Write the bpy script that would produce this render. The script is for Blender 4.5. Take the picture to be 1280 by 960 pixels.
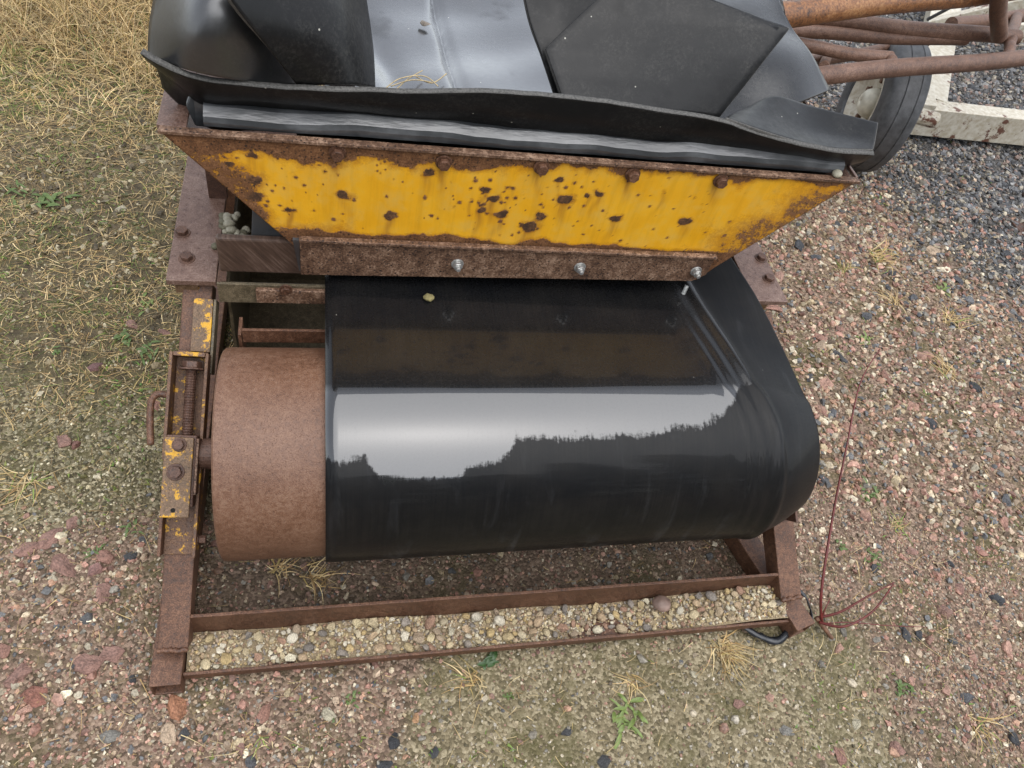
import bpy, bmesh, math, random
import numpy as np
from mathutils import Vector, Matrix

random.seed(7)
rng = np.random.default_rng(7)
scene = bpy.context.scene
for o in list(bpy.data.objects):
    bpy.data.objects.remove(o)
R_ = math.radians

# ------------------------------------------------------------------ camera
cam = bpy.data.cameras.new('camera')
cam.sensor_width = 36.0
cam.lens = 36.0 * 940 / 1280
cam.clip_start = 0.05
cam.clip_end = 600
camo = bpy.data.objects.new('camera', cam)
scene.collection.objects.link(camo)
camo.matrix_world = Matrix(((0.9705, 0.0023, -0.2410, 0.0),
                            (-0.1502, 0.7878, -0.5973, 0.0),
                            (0.1885, 0.6159, 0.7649, 1.55),
                            (0, 0, 0, 1)))
scene.camera = camo
scene.render.resolution_x = 1024
scene.render.resolution_y = 768

# ------------------------------------------------------------------ sky, sun, exposure
SUN_EL, SUN_ROT = R_(70), R_(158)
world = bpy.data.worlds.new('World')
scene.world = world
world.use_nodes = True
wn = world.node_tree.nodes
wl = world.node_tree.links
bg = wn['Background']
sky = wn.new('ShaderNodeTexSky')
sky.sky_type = 'NISHITA'
sky.sun_disc = False
sky.sun_elevation = SUN_EL
sky.sun_rotation = SUN_ROT
sky.air_density = 1.0
sky.dust_density = 1.0
sky.ozone_density = 1.0
hs = wn.new('ShaderNodeHueSaturation')       # thin even cloud takes most of the blue out
hs.inputs['Saturation'].default_value = 0.3
wl.new(sky.outputs[0], hs.inputs['Color'])
wl.new(hs.outputs[0], bg.inputs['Color'])
bg.inputs['Strength'].default_value = 0.15

sun = bpy.data.lights.new('sun', 'SUN')
sun.energy = 1.5
sun.angle = R_(88)                         # bright overcast: the light comes from most of the sky
sun.color = (1.0, 0.985, 0.965)
suno = bpy.data.objects.new('sun', sun)
scene.collection.objects.link(suno)
sd = Vector((math.sin(SUN_ROT) * math.cos(SUN_EL), math.cos(SUN_ROT) * math.cos(SUN_EL), math.sin(SUN_EL)))
suno.rotation_euler = sd.to_track_quat('Z', 'Y').to_euler()
suno.location = sd * 20

scene.cycles.max_bounces = 5
scene.cycles.diffuse_bounces = 2
scene.cycles.glossy_bounces = 3
scene.cycles.transmission_bounces = 1
scene.cycles.caustics_reflective = False
scene.cycles.caustics_refractive = False
vs = scene.view_settings
vs.view_transform = 'Standard'
vs.look = 'None'
vs.exposure = 1.0
vs.gamma = 1.0
vs.use_curve_mapping = False

# ------------------------------------------------------------------ noise helpers (numpy)
_lat = rng.random((64, 64))
def vnoise(x, y, s, off=0):
    x = np.asarray(x, float) * s + off * 7.31
    y = np.asarray(y, float) * s + off * 3.77
    xi = np.floor(x).astype(int); yi = np.floor(y).astype(int)
    fx = x - xi; fy = y - yi
    fx = fx * fx * (3 - 2 * fx); fy = fy * fy * (3 - 2 * fy)
    a = _lat[xi % 64, yi % 64]; b = _lat[(xi + 1) % 64, yi % 64]
    c = _lat[xi % 64, (yi + 1) % 64]; d = _lat[(xi + 1) % 64, (yi + 1) % 64]
    return (a * (1 - fx) + b * fx) * (1 - fy) + (c * (1 - fx) + d * fx) * fy
def fbm(x, y, s, n=4, off=0):
    t = 0; a = .5; tot = 0
    for i in range(n):
        t = t + a * vnoise(x, y, s * 2 ** i, off + i * 1.7); tot += a; a *= .55
    return t / tot
def sstep(a, b, x):
    t = np.clip((np.asarray(x, float) - a) / (b - a), 0, 1)
    return t * t * (3 - 2 * t)

# ------------------------------------------------------------------ material helpers
class NM:
    def __init__(s, name):
        s.m = bpy.data.materials.new(name); s.m.use_nodes = True
        s.n = s.m.node_tree.nodes; s.l = s.m.node_tree.links
        s.p = s.n['Principled BSDF']
        s.tc = s.n.new('ShaderNodeTexCoord')
        s.co = s.tc.outputs['Object']
    def N(s, t, **kw):
        n = s.n.new(t)
        for k, v in kw.items(): setattr(n, k, v)
        return n
    def L(s, a, b): s.l.new(a, b)
    def val(s, sock, v):
        if hasattr(v, 'is_linked'): s.L(v, sock)
        else: sock.default_value = v
    def scaled(s, sc, src=None):
        n = s.N('ShaderNodeMapping'); s.L(src or s.co, n.inputs[0]); n.inputs['Scale'].default_value = sc
        return n.outputs[0]
    def noise(s, scale, detail=4, rough=.6, co=None, dist=0.0):
        n = s.N('ShaderNodeTexNoise'); s.L(co or s.co, n.inputs['Vector'])
        n.inputs['Scale'].default_value = scale; n.inputs['Detail'].default_value = detail
        n.inputs['Roughness'].default_value = rough; n.inputs['Distortion'].default_value = dist
        return n.outputs['Fac']
    def voro(s, scale, out='Distance', co=None, feature='F1', rnd=1.0):
        n = s.N('ShaderNodeTexVoronoi'); s.L(co or s.co, n.inputs['Vector']); n.feature = feature
        n.inputs['Scale'].default_value = scale; n.inputs['Randomness'].default_value = rnd
        return n.outputs[out]
    def ramp(s, fac, stops, interp='LINEAR'):
        n = s.N('ShaderNodeValToRGB'); s.L(fac, n.inputs[0]); e = n.color_ramp.elements
        n.color_ramp.interpolation = interp
        while len(e) < len(stops): e.new(.5)
        for el, (p, c) in zip(e, stops):
            el.position = p
            el.color = (c, c, c, 1) if isinstance(c, (int, float)) else (*c, 1)
        return n.outputs[0]
    def mix(s, fac, a, b, mode='MIX'):
        n = s.N('ShaderNodeMix', data_type='RGBA', blend_type=mode)
        s.val(n.inputs[0], fac)
        for i, v in ((6, a), (7, b)):
            if hasattr(v, 'is_linked'): s.L(v, n.inputs[i])
            else: n.inputs[i].default_value = (*v, 1) if not isinstance(v, (int, float)) else (v, v, v, 1)
        return n.outputs[2]
    def math(s, op, a, b=0.0, clamp=False):
        n = s.N('ShaderNodeMath', operation=op); n.use_clamp = clamp
        s.val(n.inputs[0], a); s.val(n.inputs[1], b)
        return n.outputs[0]
    def attr(s, name, typ='GEOMETRY', out='Fac'):
        n = s.N('ShaderNodeAttribute'); n.attribute_name = name; n.attribute_type = typ
        return n.outputs[out]
    def bump(s, h, strength=.4, dist=.002, prev=None):
        n = s.N('ShaderNodeBump'); s.L(h, n.inputs['Height'])
        n.inputs['Strength'].default_value = strength; n.inputs['Distance'].default_value = dist
        if prev is not None: s.L(prev, n.inputs['Normal'])
        return n.outputs[0]
    def out(s, color=None, rough=None, bump=None, metal=None, spec=None, coat=None, coatrough=None, coatior=None):
        p = s.p.inputs
        for k, v in (('Base Color', color), ('Roughness', rough), ('Metallic', metal), ('Specular IOR Level', spec),
                     ('Coat Weight', coat), ('Coat Roughness', coatrough), ('Coat IOR', coatior)):
            if v is None: continue
            if hasattr(v, 'is_linked'): s.L(v, p[k])
            else: p[k].default_value = (*v, 1) if isinstance(v, tuple) else v
        if bump is not None:
            s.L(bump, p['Normal'])
            if coat is not None: s.L(bump, p['Coat Normal'])
        return s.m

def rust_mat(name, dark=(.030, .014, .008), mid=(.105, .047, .025), light=(.22, .115, .068), scale=1.0, paint=0.0,
             rough=(.42, .7), bumps=.5, pit=.5):
    m = NM(name)
    geo = m.N('ShaderNodeNewGeometry').outputs['Position']
    a = m.noise(9 * scale, 6, .65, geo)
    b = m.noise(95 * scale, 5, .7, geo)
    c = m.noise(420 * scale, 3, .7, geo)
    ab = m.math('ADD', m.math('ADD', m.math('MULTIPLY', a, .26), m.math('MULTIPLY', b, .34)), m.math('MULTIPLY', c, .40))
    col = m.ramp(ab, [(.38, dark), (.5, mid), (.61, light)])
    v = m.voro(230 * scale, co=geo)
    pm = m.ramp(m.math('ADD', v, m.math('MULTIPLY', c, .35)), [(.28, 1.0), (.46, 0.0)])
    col = m.mix(m.math('MULTIPLY', pm, pit), col, tuple(x * .55 for x in dark))
    if paint:
        pn = m.noise(26 * scale, 6, .75, geo)
        pmk = m.ramp(pn, [(1 - paint - .02, 0.0), (1 - paint + .02, 1.0)])
        col = m.mix(pmk, col, (.62, .33, .022))
    h = m.math('ADD', m.math('MULTIPLY', b, 1.0), m.math('MULTIPLY', c, .6))
    h = m.math('SUBTRACT', h, m.math('MULTIPLY', pm, .5))
    bp = m.bump(h, bumps, .0016)
    r = m.ramp(b, [(.3, rough[0]), (.7, rough[1])])
    return m.out(col, r, bp, spec=.5)

M = {}
M['rust'] = rust_mat('rusty_steel')
M['rust_drum'] = rust_mat('rusty_drum', (.075, .034, .018), (.145, .070, .040), (.215, .125, .08), 1.2, rough=(.36, .6), bumps=.5, pit=.45)
M['rust_dark'] = rust_mat('dark_rusty_steel', (.035, .019, .014), (.09, .045, .03), (.17, .095, .065))
M['rust_pale'] = rust_mat('pale_pitted_rust', (.026, .013, .009), (.14, .076, .045), (.38, .25, .17), .6, bumps=.9, pit=1.0)
M['rust_paint'] = rust_mat('rust_with_yellow_paint', (.05, .024, .014), (.13, .065, .035), (.24, .14, .08), paint=.42)
M['rust_paint_light'] = rust_mat('rust_with_little_paint', (.06, .036, .018), (.15, .09, .048), (.28, .18, .11), paint=.44)
M['rust_plate'] = rust_mat('wet_rusty_plate', (.075, .042, .032), (.15, .09, .068), (.26, .18, .145), .8, rough=(.22, .5), bumps=.35, pit=.35)
M['rust_pipe'] = rust_mat('rusty_pipe', (.045, .022, .013), (.12, .062, .04), (.22, .13, .09), .7)
M['rust_pipe_orange'] = rust_mat('orange_mottled_pipe', (.04, .02, .012), (.21, .085, .028), (.36, .19, .08), .35, rough=(.3, .6))
M['rust_moss'] = rust_mat('mossy_steel', (.035, .03, .016), (.11, .085, .05), (.23, .18, .11))

def zinc():
    m = NM('zinc_bolt')
    n = m.noise(300, 3)
    return m.out(m.ramp(n, [(.3, (.42, .42, .40)), (.7, (.72, .72, .70))]), .38, metal=.85)
M['zinc'] = zinc()

def rubber(name, base=.012, rough=(.1, .25), coat=.9, spec=.8, coatr=.06, specks=1.0, streak=None, cior=1.6):
    m = NM(name)
    geo = m.N('ShaderNodeNewGeometry').outputs['Position']
    a = m.noise(6, 5, .6, geo); b = m.noise(60, 5, .7, geo); c = m.noise(500, 2, .6, geo)
    col = m.ramp(a, [(.3, (base * .75,) * 3), (.7, (base * 1.5, base * 1.55, base * 1.65))])
    sp = m.voro(38, co=geo)
    sm = m.ramp(sp, [(.045, 1.0), (.065, 0.0)])
    on = m.ramp(m.voro(38, 'Color', co=geo), [(.62, 0.0), (.66, 1.0)])
    sm = m.math('MULTIPLY', m.math('MULTIPLY', sm, on), specks)
    film = m.math('MULTIPLY', m.ramp(m.noise(9, 8, .8, geo), [(.44, 0.0), (.66, .75)]), m.ramp(m.noise(190, 5, .8, geo), [(.45, .0), (.62, 1.0)]))
    col = m.mix(film, col, (.05, .048, .044))
    col = m.mix(sm, col, (.4, .39, .34))
    r = m.ramp(m.math('ADD', m.math('MULTIPLY', a, .6), m.math('MULTIPLY', b, .4)), [(.38, rough[0]), (.62, rough[1])])
    h = m.math('ADD', m.math('MULTIPLY', b, .7), m.math('MULTIPLY', c, .15))
    bp = m.bump(h, .12, .003)
    cw = m.ramp(m.noise(5, 4, .6, geo), [(.34, coat * .45), (.42, coat)])
    return m.out(col, r, bp, spec=spec, coat=cw, coatrough=coatr, coatior=cior)
M['rubber'] = rubber('wet_black_rubber', .009, (.2, .4), .35, .4, .12, cior=1.5)
M['rubber_dull'] = rubber('dull_black_rubber', .006, (.30, .5), .12, .2, .2)
M['rubber_sheen'] = rubber('wet_sheet_rubber', .018, (.2, .4), 1.0, 1.0, .14, cior=2.3)

def belt_mat():
    m = NM('wet_conveyor_belt')
    uv = m.tc.outputs['UV']
    st = m.noise(1.0, 4, .6, m.scaled((260, 5, 1), uv))        # fine lines along the running direction
    st2 = m.noise(1.0, 3, .55, m.scaled((55, 1.6, 1), uv))
    big = m.noise(1.0, 5, .65, m.scaled((7, 7, 1), uv))
    fine = m.noise(1.0, 4, .7, m.scaled((170, 170, 1), uv))
    # the water film has run off the lower front: a ragged, streaky edge between wet and dry rubber
    rag = m.math('ADD', m.math('MULTIPLY', m.noise(1.0, 6, .7, m.scaled((14, 22, 1), uv)), .8), m.math('MULTIPLY', m.noise(1.0, 4, .7, m.scaled((160, 30, 1), uv)), .4))
    edge = m.math('ADD', m.attr('dry'), m.math('MULTIPLY', m.math('SUBTRACT', rag, .6), .55))
    dryz = m.ramp(edge, [(.46, 0.0), (.52, 1.0)])
    smear = m.ramp(m.noise(1.0, 5, .65, m.scaled((28, 6, 1), uv), .5), [(.56, 0.0), (.70, 1.0)])
    dry = m.math('MULTIPLY', smear, dryz)
    col = m.mix(m.math('MULTIPLY', m.ramp(m.math('MULTIPLY', big, m.math('ADD', st, .5)), [(.4, 0.0), (.66, 1.0)]), .6), (.0055, .0058, .0065), (.014, .013, .012))
    col = m.mix(m.math('MULTIPLY', dry, m.attr('low')), col, (.085, .088, .094))
    sp = m.ramp(m.voro(1.0, co=m.scaled((42, 42, 1), uv)), [(.03, 1.0), (.045, 0.0)])
    on = m.ramp(m.voro(1.0, 'Color', co=m.scaled((42, 42, 1), uv)), [(.86, 0.0), (.88, 1.0)])
    col = m.mix(m.math('MULTIPLY', sp, on), col, (.3, .29, .25))
    h = m.math('ADD', m.math('MULTIPLY', st, .35), m.math('ADD', m.math('MULTIPLY', st2, .5), m.math('MULTIPLY', big, .8)))
    bp = m.bump(h, .05, .0025)
    rough = m.math('ADD', m.math('MULTIPLY', dryz, .16), m.ramp(fine, [(.4, .22), (.7, .32)]))
    cw = m.math('MULTIPLY', m.math('SUBTRACT', 1.0, m.math('MULTIPLY', dryz, .95), True), m.attr('film'))
    return m.out(col, rough, bp, spec=m.math('SUBTRACT', .28, m.math('MULTIPLY', dryz, .14)), coat=cw, coatrough=.02, coatior=1.88)
M['belt'] = belt_mat()

def yellow_panel():
    m = NM('yellow_paint_with_rust')
    geo = m.N('ShaderNodeNewGeometry').outputs['Position']
    ru = m.attr('rust')
    b = m.noise(70, 6, .75, geo); c = m.noise(300, 4, .7, geo)
    x = m.math('ADD', ru, m.math('MULTIPLY', m.math('SUBTRACT', b, .5), .8))
    x = m.math('ADD', x, m.math('MULTIPLY', m.math('SUBTRACT', c, .5), .45))
    mask = m.ramp(x, [(.45, 0.0), (.53, 1.0)])
    halo = m.ramp(x, [(.12, 0.0), (.5, 1.0)])
    stre = m.noise(1.0, 4, .6, m.scaled((60, 60, 5), geo))
    yel = m.mix(m.ramp(m.noise(14, 5, .6, geo), [(.35, 0.0), (.7, 1.0)]), (.78, .385, .012), (.86, .47, .024))
    yel = m.mix(m.math('MULTIPLY', m.ramp(stre, [(.45, 0.0), (.7, 1.0)]), .35), yel, (.50, .24, .012))
    yel = m.mix(m.ramp(m.noise(28, 6, .7, geo), [(.46, 0.0), (.68, .45)]), yel, (.62, .40, .10))
    yel = m.mix(m.math('MULTIPLY', m.attr('run'), m.ramp(stre, [(.35, .15), (.65, .8)])), yel, (.30, .12, .02))
    yel = m.mix(m.math('MULTIPLY', halo, .7), yel, (.34, .12, .012))
    rst = m.ramp(m.math('ADD', m.math('MULTIPLY', b, .5), m.math('MULTIPLY', c, .5)),
                 [(.36, (.05, .022, .012)), (.5, (.15, .066, .026)), (.64, (.30, .15, .07))])
    fl = m.voro(150, co=geo)
    flm = m.ramp(m.math('ADD', fl, m.math('MULTIPLY', m.noise(120, 3, .6, geo), .5)), [(.44, 1.0), (.54, 0.0)])
    rst = m.mix(m.math('MULTIPLY', flm, .85), rst, (.022, .012, .009))
    rst = m.mix(m.math('MULTIPLY', m.attr('spot'), m.ramp(b, [(.35, .9), (.65, .3)])), rst, (.035, .022, .014))
    col = m.mix(mask, yel, rst)
    h = m.math('ADD', m.math('MULTIPLY', mask, .8), m.math('MULTIPLY', m.math('MULTIPLY', c, mask), .8))
    bp = m.bump(h, .5, .0015)
    r = m.mix(mask, .33, .6)
    return m.out(col, r, bp, spec=.5)
M['yellow'] = yellow_panel()

def wood():
    m = NM('wet_dark_timber')
    mp = m.N('ShaderNodeMapping'); m.L(m.co, mp.inputs[0])
    mp.inputs['Rotation'].default_value = (0, R_(-52), 0)
    g = m.noise(1.0, 5, .65, m.scaled((14, 14, 190), mp.outputs[0])); a = m.noise(18, 4)
    col = m.ramp(m.math('ADD', m.math('MULTIPLY', g, .65), m.math('MULTIPLY', a, .35)),
                 [(.3, (.028, .018, .013)), (.5, (.075, .046, .033)), (.68, (.16, .11, .085))])
    return m.out(col, .42, m.bump(g, .35, .002))
M['wood'] = wood()

def white_paint():
    m = NM('white_paint_with_rust')
    geo = m.N('ShaderNodeNewGeometry').outputs['Position']
    n = m.noise(8, 7, .75, geo); b = m.noise(50, 4, .6, geo)
    mk = m.ramp(n, [(.57, 0.0), (.60, 1.0)])
    col = m.mix(m.ramp(b, [(.35, 0.0), (.65, 1.0)]), (.56, .53, .45), (.40, .35, .26))
    col = m.mix(mk, col, (.12, .05, .03))
    return m.out(col, .5, m.bump(mk, .3, .002))
M['white'] = white_paint()

def tyre():
    m = NM('worn_tyre_rubber')
    n = m.noise(40, 5)
    return m.out(m.ramp(n, [(.3, (.03, .031, .033)), (.7, (.085, .088, .093))]), .5, m.bump(m.noise(200, 3), .3, .002), spec=.6)
M['tyre'] = tyre()

def gasket():
    m = NM('grey_weathered_seal')
    geo = m.N('ShaderNodeNewGeometry').outputs['Position']
    g = m.noise(1.0, 5, .6, m.scaled((6, 22, 26), geo)); a = m.noise(12, 5, .6, geo)
    col = m.ramp(m.math('ADD', m.math('MULTIPLY', g, .55), m.math('MULTIPLY', a, .45)),
                 [(.36, (.018, .02, .022)), (.5, (.04, .043, .046)), (.64, (.12, .125, .13))])
    return m.out(col, .3, m.bump(g, .4, .004), spec=.8, coat=.5, coatrough=.1)
M['rubber_roll'] = rubber('half_wet_rubber', .012, (.28, .45), .7, .6, .3, cior=1.8)
M['gasket'] = gasket()
M['rubber_grey'] = rubber('dusty_grey_rubber', .05, (.4, .6), .1, .4, .3, 0.0)

def stone_obj():     # colour of each stone comes from its own object colour
    m = NM('loose_stone')
    oi = m.N('ShaderNodeObjectInfo')
    n = m.noise(1.6, 5, .7); c = m.noise(7, 4, .7)
    k = m.ramp(m.math('ADD', m.math('MULTIPLY', n, .5), m.math('MULTIPLY', c, .5)), [(.37, .5), (.63, 1.6)])
    return m.out(m.mix(1.0, oi.outputs['Color'], k, 'MULTIPLY'), .55, m.bump(m.math('ADD', n, c), .5, .03), spec=.4)
M['stone'] = stone_obj()

def stone_inst():
    m = NM('gravel_stones')
    cc = m.attr('col', 'INSTANCER', 'Color')
    n = m.noise(2.2, 4, .7)
    k = m.ramp(n, [(.34, .55), (.66, 1.45)])
    return m.out(m.mix(1.0, cc, k, 'MULTIPLY'), .58, spec=.4)
M['gravel'] = stone_inst()

def attr_leaf(name, rough=.55, trans=.15):
    m = NM(name)
    c = m.attr('col', out='Color')
    m.p.inputs['Transmission Weight'].default_value = 0
    return m.out(c, rough, spec=.35)
M['leaf'] = attr_leaf('plant_blades')

def plain(name, col, rough=.5, sc=80, var=.35, bumps=.2):
    m = NM(name)
    n = m.noise(sc, 4, .65)
    lo = tuple(c * (1 - var) for c in col); hi = tuple(min(1, c * (1 + var)) for c in col)
    return m.out(m.ramp(n, [(.3, lo), (.7, hi)]), rough, m.bump(n, bumps, .001))
M['ply'] = plain('cut_rubber_edge', (.075, .072, .066), .7, 300, .6)
M['red_stem'] = plain('red_bark', (.12, .02, .017), .4)
M['brown_stem'] = plain('brown_bark', (.16, .08, .045), .6)
M['green_leaf'] = plain('green_leaf', (.085, .13, .03), .5)
M['dark_green_leaf'] = plain('dark_green_leaf', (.035, .075, .02), .45)
M['pale_green_leaf'] = plain('pale_green_leaf', (.14, .19, .045), .5)
M['straw'] = plain('dry_straw', (.42, .33, .18), .6)
M['plastic_strip'] = plain('black_plastic_strip', (.02, .022, .026), .25)
M['tree_leaf'] = plain('treeline_leaves', (.035, .05, .02), .7, 3)

# ------------------------------------------------------------------ mesh helpers
WORLD = {}
def tag(o, label=None, cat=None, group=None, kind=None):
    if label: o['label'] = label
    if cat: o['category'] = cat
    if group: o['group'] = group
    if kind: o['kind'] = kind
    return o
def empty(name, loc):
    o = bpy.data.objects.new(name, None); scene.collection.objects.link(o)
    o.location = loc; o.empty_display_size = .05
    WORLD[o.name] = Vector(loc)
    return o
def link(name, mesh, centre, mat, parent):
    o = bpy.data.objects.new(name, mesh); scene.collection.objects.link(o)
    WORLD[o.name] = Vector(centre)
    if parent is not None:
        o.parent = parent; o.location = Vector(centre) - WORLD[parent.name]
    else: o.location = centre
    if mat is not None and not mesh.materials: mesh.materials.append(M[mat] if isinstance(mat, str) else mat)
    return o

class MB:
    def __init__(s): s.v = []; s.f = []
    def add(s, vs, fs):
        b = len(s.v); s.v += [tuple(v) for v in vs]; s.f += [tuple(i + b for i in f) for f in fs]; return s
    def box(s, lo, hi, T=None):
        (a, b, c), (d, e, f) = lo, hi
        p = [(a, b, c), (d, b, c), (d, e, c), (a, e, c), (a, b, f), (d, b, f), (d, e, f), (a, e, f)]
        if T: p = [T(*q) for q in p]
        return s.add(p, [(0, 3, 2, 1), (4, 5, 6, 7), (0, 1, 5, 4), (1, 2, 6, 5), (2, 3, 7, 6), (3, 0, 4, 7)])
    def prism(s, poly, d):
        """polygon of 3-D points pushed along the vector d"""
        n = len(poly); d = Vector(d)
        p = [Vector(q) for q in poly] + [Vector(q) + d for q in poly]
        return s.add(p, [tuple(range(n))[::-1], tuple(range(n, 2 * n))] + [(i, (i + 1) % n, n + (i + 1) % n, n + i) for i in range(n)])
    def tube(s, path, r, seg=10, caps=True):
        path = [Vector(p) for p in path]; n = len(path)
        rs = r if isinstance(r, (list, tuple)) else [r] * n
        vs, fs = [], []
        up = None
        for i, p in enumerate(path):
            t = (path[min(i + 1, n - 1)] - path[max(i - 1, 0)]).normalized()
            if up is None: up = t.orthogonal().normalized()
            else: up = (up - t * up.dot(t)).normalized()
            w = t.cross(up)
            for k in range(seg):
                a = 2 * math.pi * k / seg
                vs.append(p + (up * math.cos(a) + w * math.sin(a)) * rs[i])
        for i in range(n - 1):
            for k in range(seg):
                k2 = (k + 1) % seg
                fs.append((i * seg + k, i * seg + k2, (i + 1) * seg + k2, (i + 1) * seg + k))
        if caps: fs += [tuple(range(seg))[::-1], tuple((n - 1) * seg + k for k in range(seg))]
        return s.add(vs, fs)
    def lathe(s, c, axis, prof, seg=48):
        """prof: (distance along axis, radius) closed loop"""
        c = Vector(c); a = Vector(axis).normalized(); u = a.orthogonal().normalized(); w = a.cross(u)
        n = len(prof); vs, fs = [], []
        for k in range(seg):
            t = 2 * math.pi * k / seg; d = u * math.cos(t) + w * math.sin(t)
            vs += [c + a * h + d * r for h, r in prof]
        for k in range(seg):
            k2 = (k + 1) % seg
            for i in range(n):
                j = (i + 1) % n
                fs.append((k * n + i, k * n + j, k2 * n + j, k2 * n + i))
        return s.add(vs, fs)
    def grid(s, rows):
        n, m = len(rows), len(rows[0])
        return s.add([p for r in rows for p in r], [(i * m + j, i * m + j + 1, (i + 1) * m + j + 1, (i + 1) * m + j) for i in range(n - 1) for j in range(m - 1)])
    def build(s, name, mat, parent=None, bevel=0, smooth=False, solid=0, sub=0, seg=2):
        c = Vector((0, 0, 0))
        for v in s.v: c += Vector(v)
        c /= len(s.v)
        me = bpy.data.meshes.new(name)
        me.from_pydata([tuple(Vector(v) - c) for v in s.v], [], s.f)
        bm = bmesh.new(); bm.from_mesh(me); bmesh.ops.recalc_face_normals(bm, faces=bm.faces[:]); bm.to_mesh(me); bm.free()
        if smooth: me.polygons.foreach_set('use_smooth', [True] * len(me.polygons))
        o = link(name, me, c, mat, parent)
        if solid:
            md = o.modifiers.new('solid', 'SOLIDIFY'); md.thickness = solid; md.offset = 0
            if name in ('rubber_sheet', 'front_liner'): o.data.materials.append(M['ply']); md.material_offset_rim = 1
        if bevel:
            md = o.modifiers.new('bevel', 'BEVEL'); md.width = bevel; md.segments = seg; md.limit_method = 'ANGLE'; md.angle_limit = R_(40)
        if sub:
            md = o.modifiers.new('sub', 'SUBSURF'); md.levels = sub; md.render_levels = sub
        return o

def hexbolt(p, axis, r=.011, h=.008, name='bolt', mat='rust_dark', parent=None, nut=False, turn=0.0):
    p = Vector(p); a = Vector(axis).normalized(); u = a.orthogonal().normalized(); w = a.cross(u)
    mb = MB()
    def ring(h0, rr, k=6, t0=turn): return [p + a * h0 + (u * math.cos(2 * math.pi * i / k + t0) + w * math.sin(2 * math.pi * i / k + t0)) * rr for i in range(k)]
    mb.prism(ring(.0015, r), a * h)
    mb.prism(ring(-.002, r * 1.35, 14), a * .0035)
    if nut: mb.prism(ring(h, r * .5, 10), a * .009)
    return mb.build(name, mat, parent, bevel=.0012)

def catmull(P, n):
    P = [Vector(p) for p in P]; out = []
    for i in range(len(P) - 1):
        a = P[max(i - 1, 0)]; b = P[i]; c = P[i + 1]; d = P[min(i + 2, len(P) - 1)]
        for k in range(n):
            t = k / n
            out.append(.5 * ((2 * b) + (c - a) * t + (2 * a - 5 * b + 4 * c - d) * t * t + (3 * b - a - 3 * c + d) * t ** 3))
    out.append(P[-1]); return out
def linear(P, n):
    P = [Vector(p) for p in P]
    return [P[i].lerp(P[i + 1], k / n) for i in range(len(P) - 1) for k in range(n)] + [P[-1]]
def patch(rows, nu=6, nv=6, lin=False):
    if lin:
        R1 = [linear(r, nu) for r in rows]
        cols = [linear([r[j] for r in R1], nv) for j in range(len(R1[0]))]
        return [[c[i] for c in cols] for i in range(len(cols[0]))]
    R1 = [catmull(r, nu) for r in rows]
    cols = [catmull([r[j] for r in R1], nv) for j in range(len(R1[0]))]
    return [[c[i] for c in cols] for i in range(len(cols[0]))]

# ------------------------------------------------------------------ ground
def gh(x, y):
    x = np.asarray(x, float); y = np.asarray(y, float)
    near = np.exp(-((x - .4) ** 2 + (y - 1) ** 2) / 60)
    h = (fbm(x, y, 1.1, 3, 2) - .5) * .045 * near + (fbm(x, y, 7, 2, 5) - .5) * .010 * near
    flat = sstep(.0, .35, np.maximum(np.maximum(-.32 - x, x - 1.08), np.maximum(.46 - y, y - 1.9)))
    return h * (.25 + .75 * flat) - .004
def zones(x, y):
    """weights: straw grass, pale fine gravel, red rubble, mossy sand, dark crushed rock"""
    x = np.asarray(x, float); y = np.asarray(y, float)
    w = (fbm(x, y, 1.6, 3, 9) - .5) * .5
    left = sstep(.05, -.35, x + w * .4)
    grass = left * sstep(1.0, 1.65, y + w)
    pale = left * (1 - grass) * sstep(.62, .95, y + w * .6)
    dark = sstep(0, 1.1, (x - 1.9) * .8 + (y - 1.5) * .5 + w * 1.5)
    sand = sstep(.0, .3, x + w * .5) * sstep(1.35, 1.0, x + w * .4) * sstep(.62, .45, y + w * .2) * .9
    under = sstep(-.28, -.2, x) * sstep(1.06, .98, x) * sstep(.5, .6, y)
    red = np.clip(1 - grass - pale - dark - sand, 0, 1)
    return grass, pale, red, sand, dark, under

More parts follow.
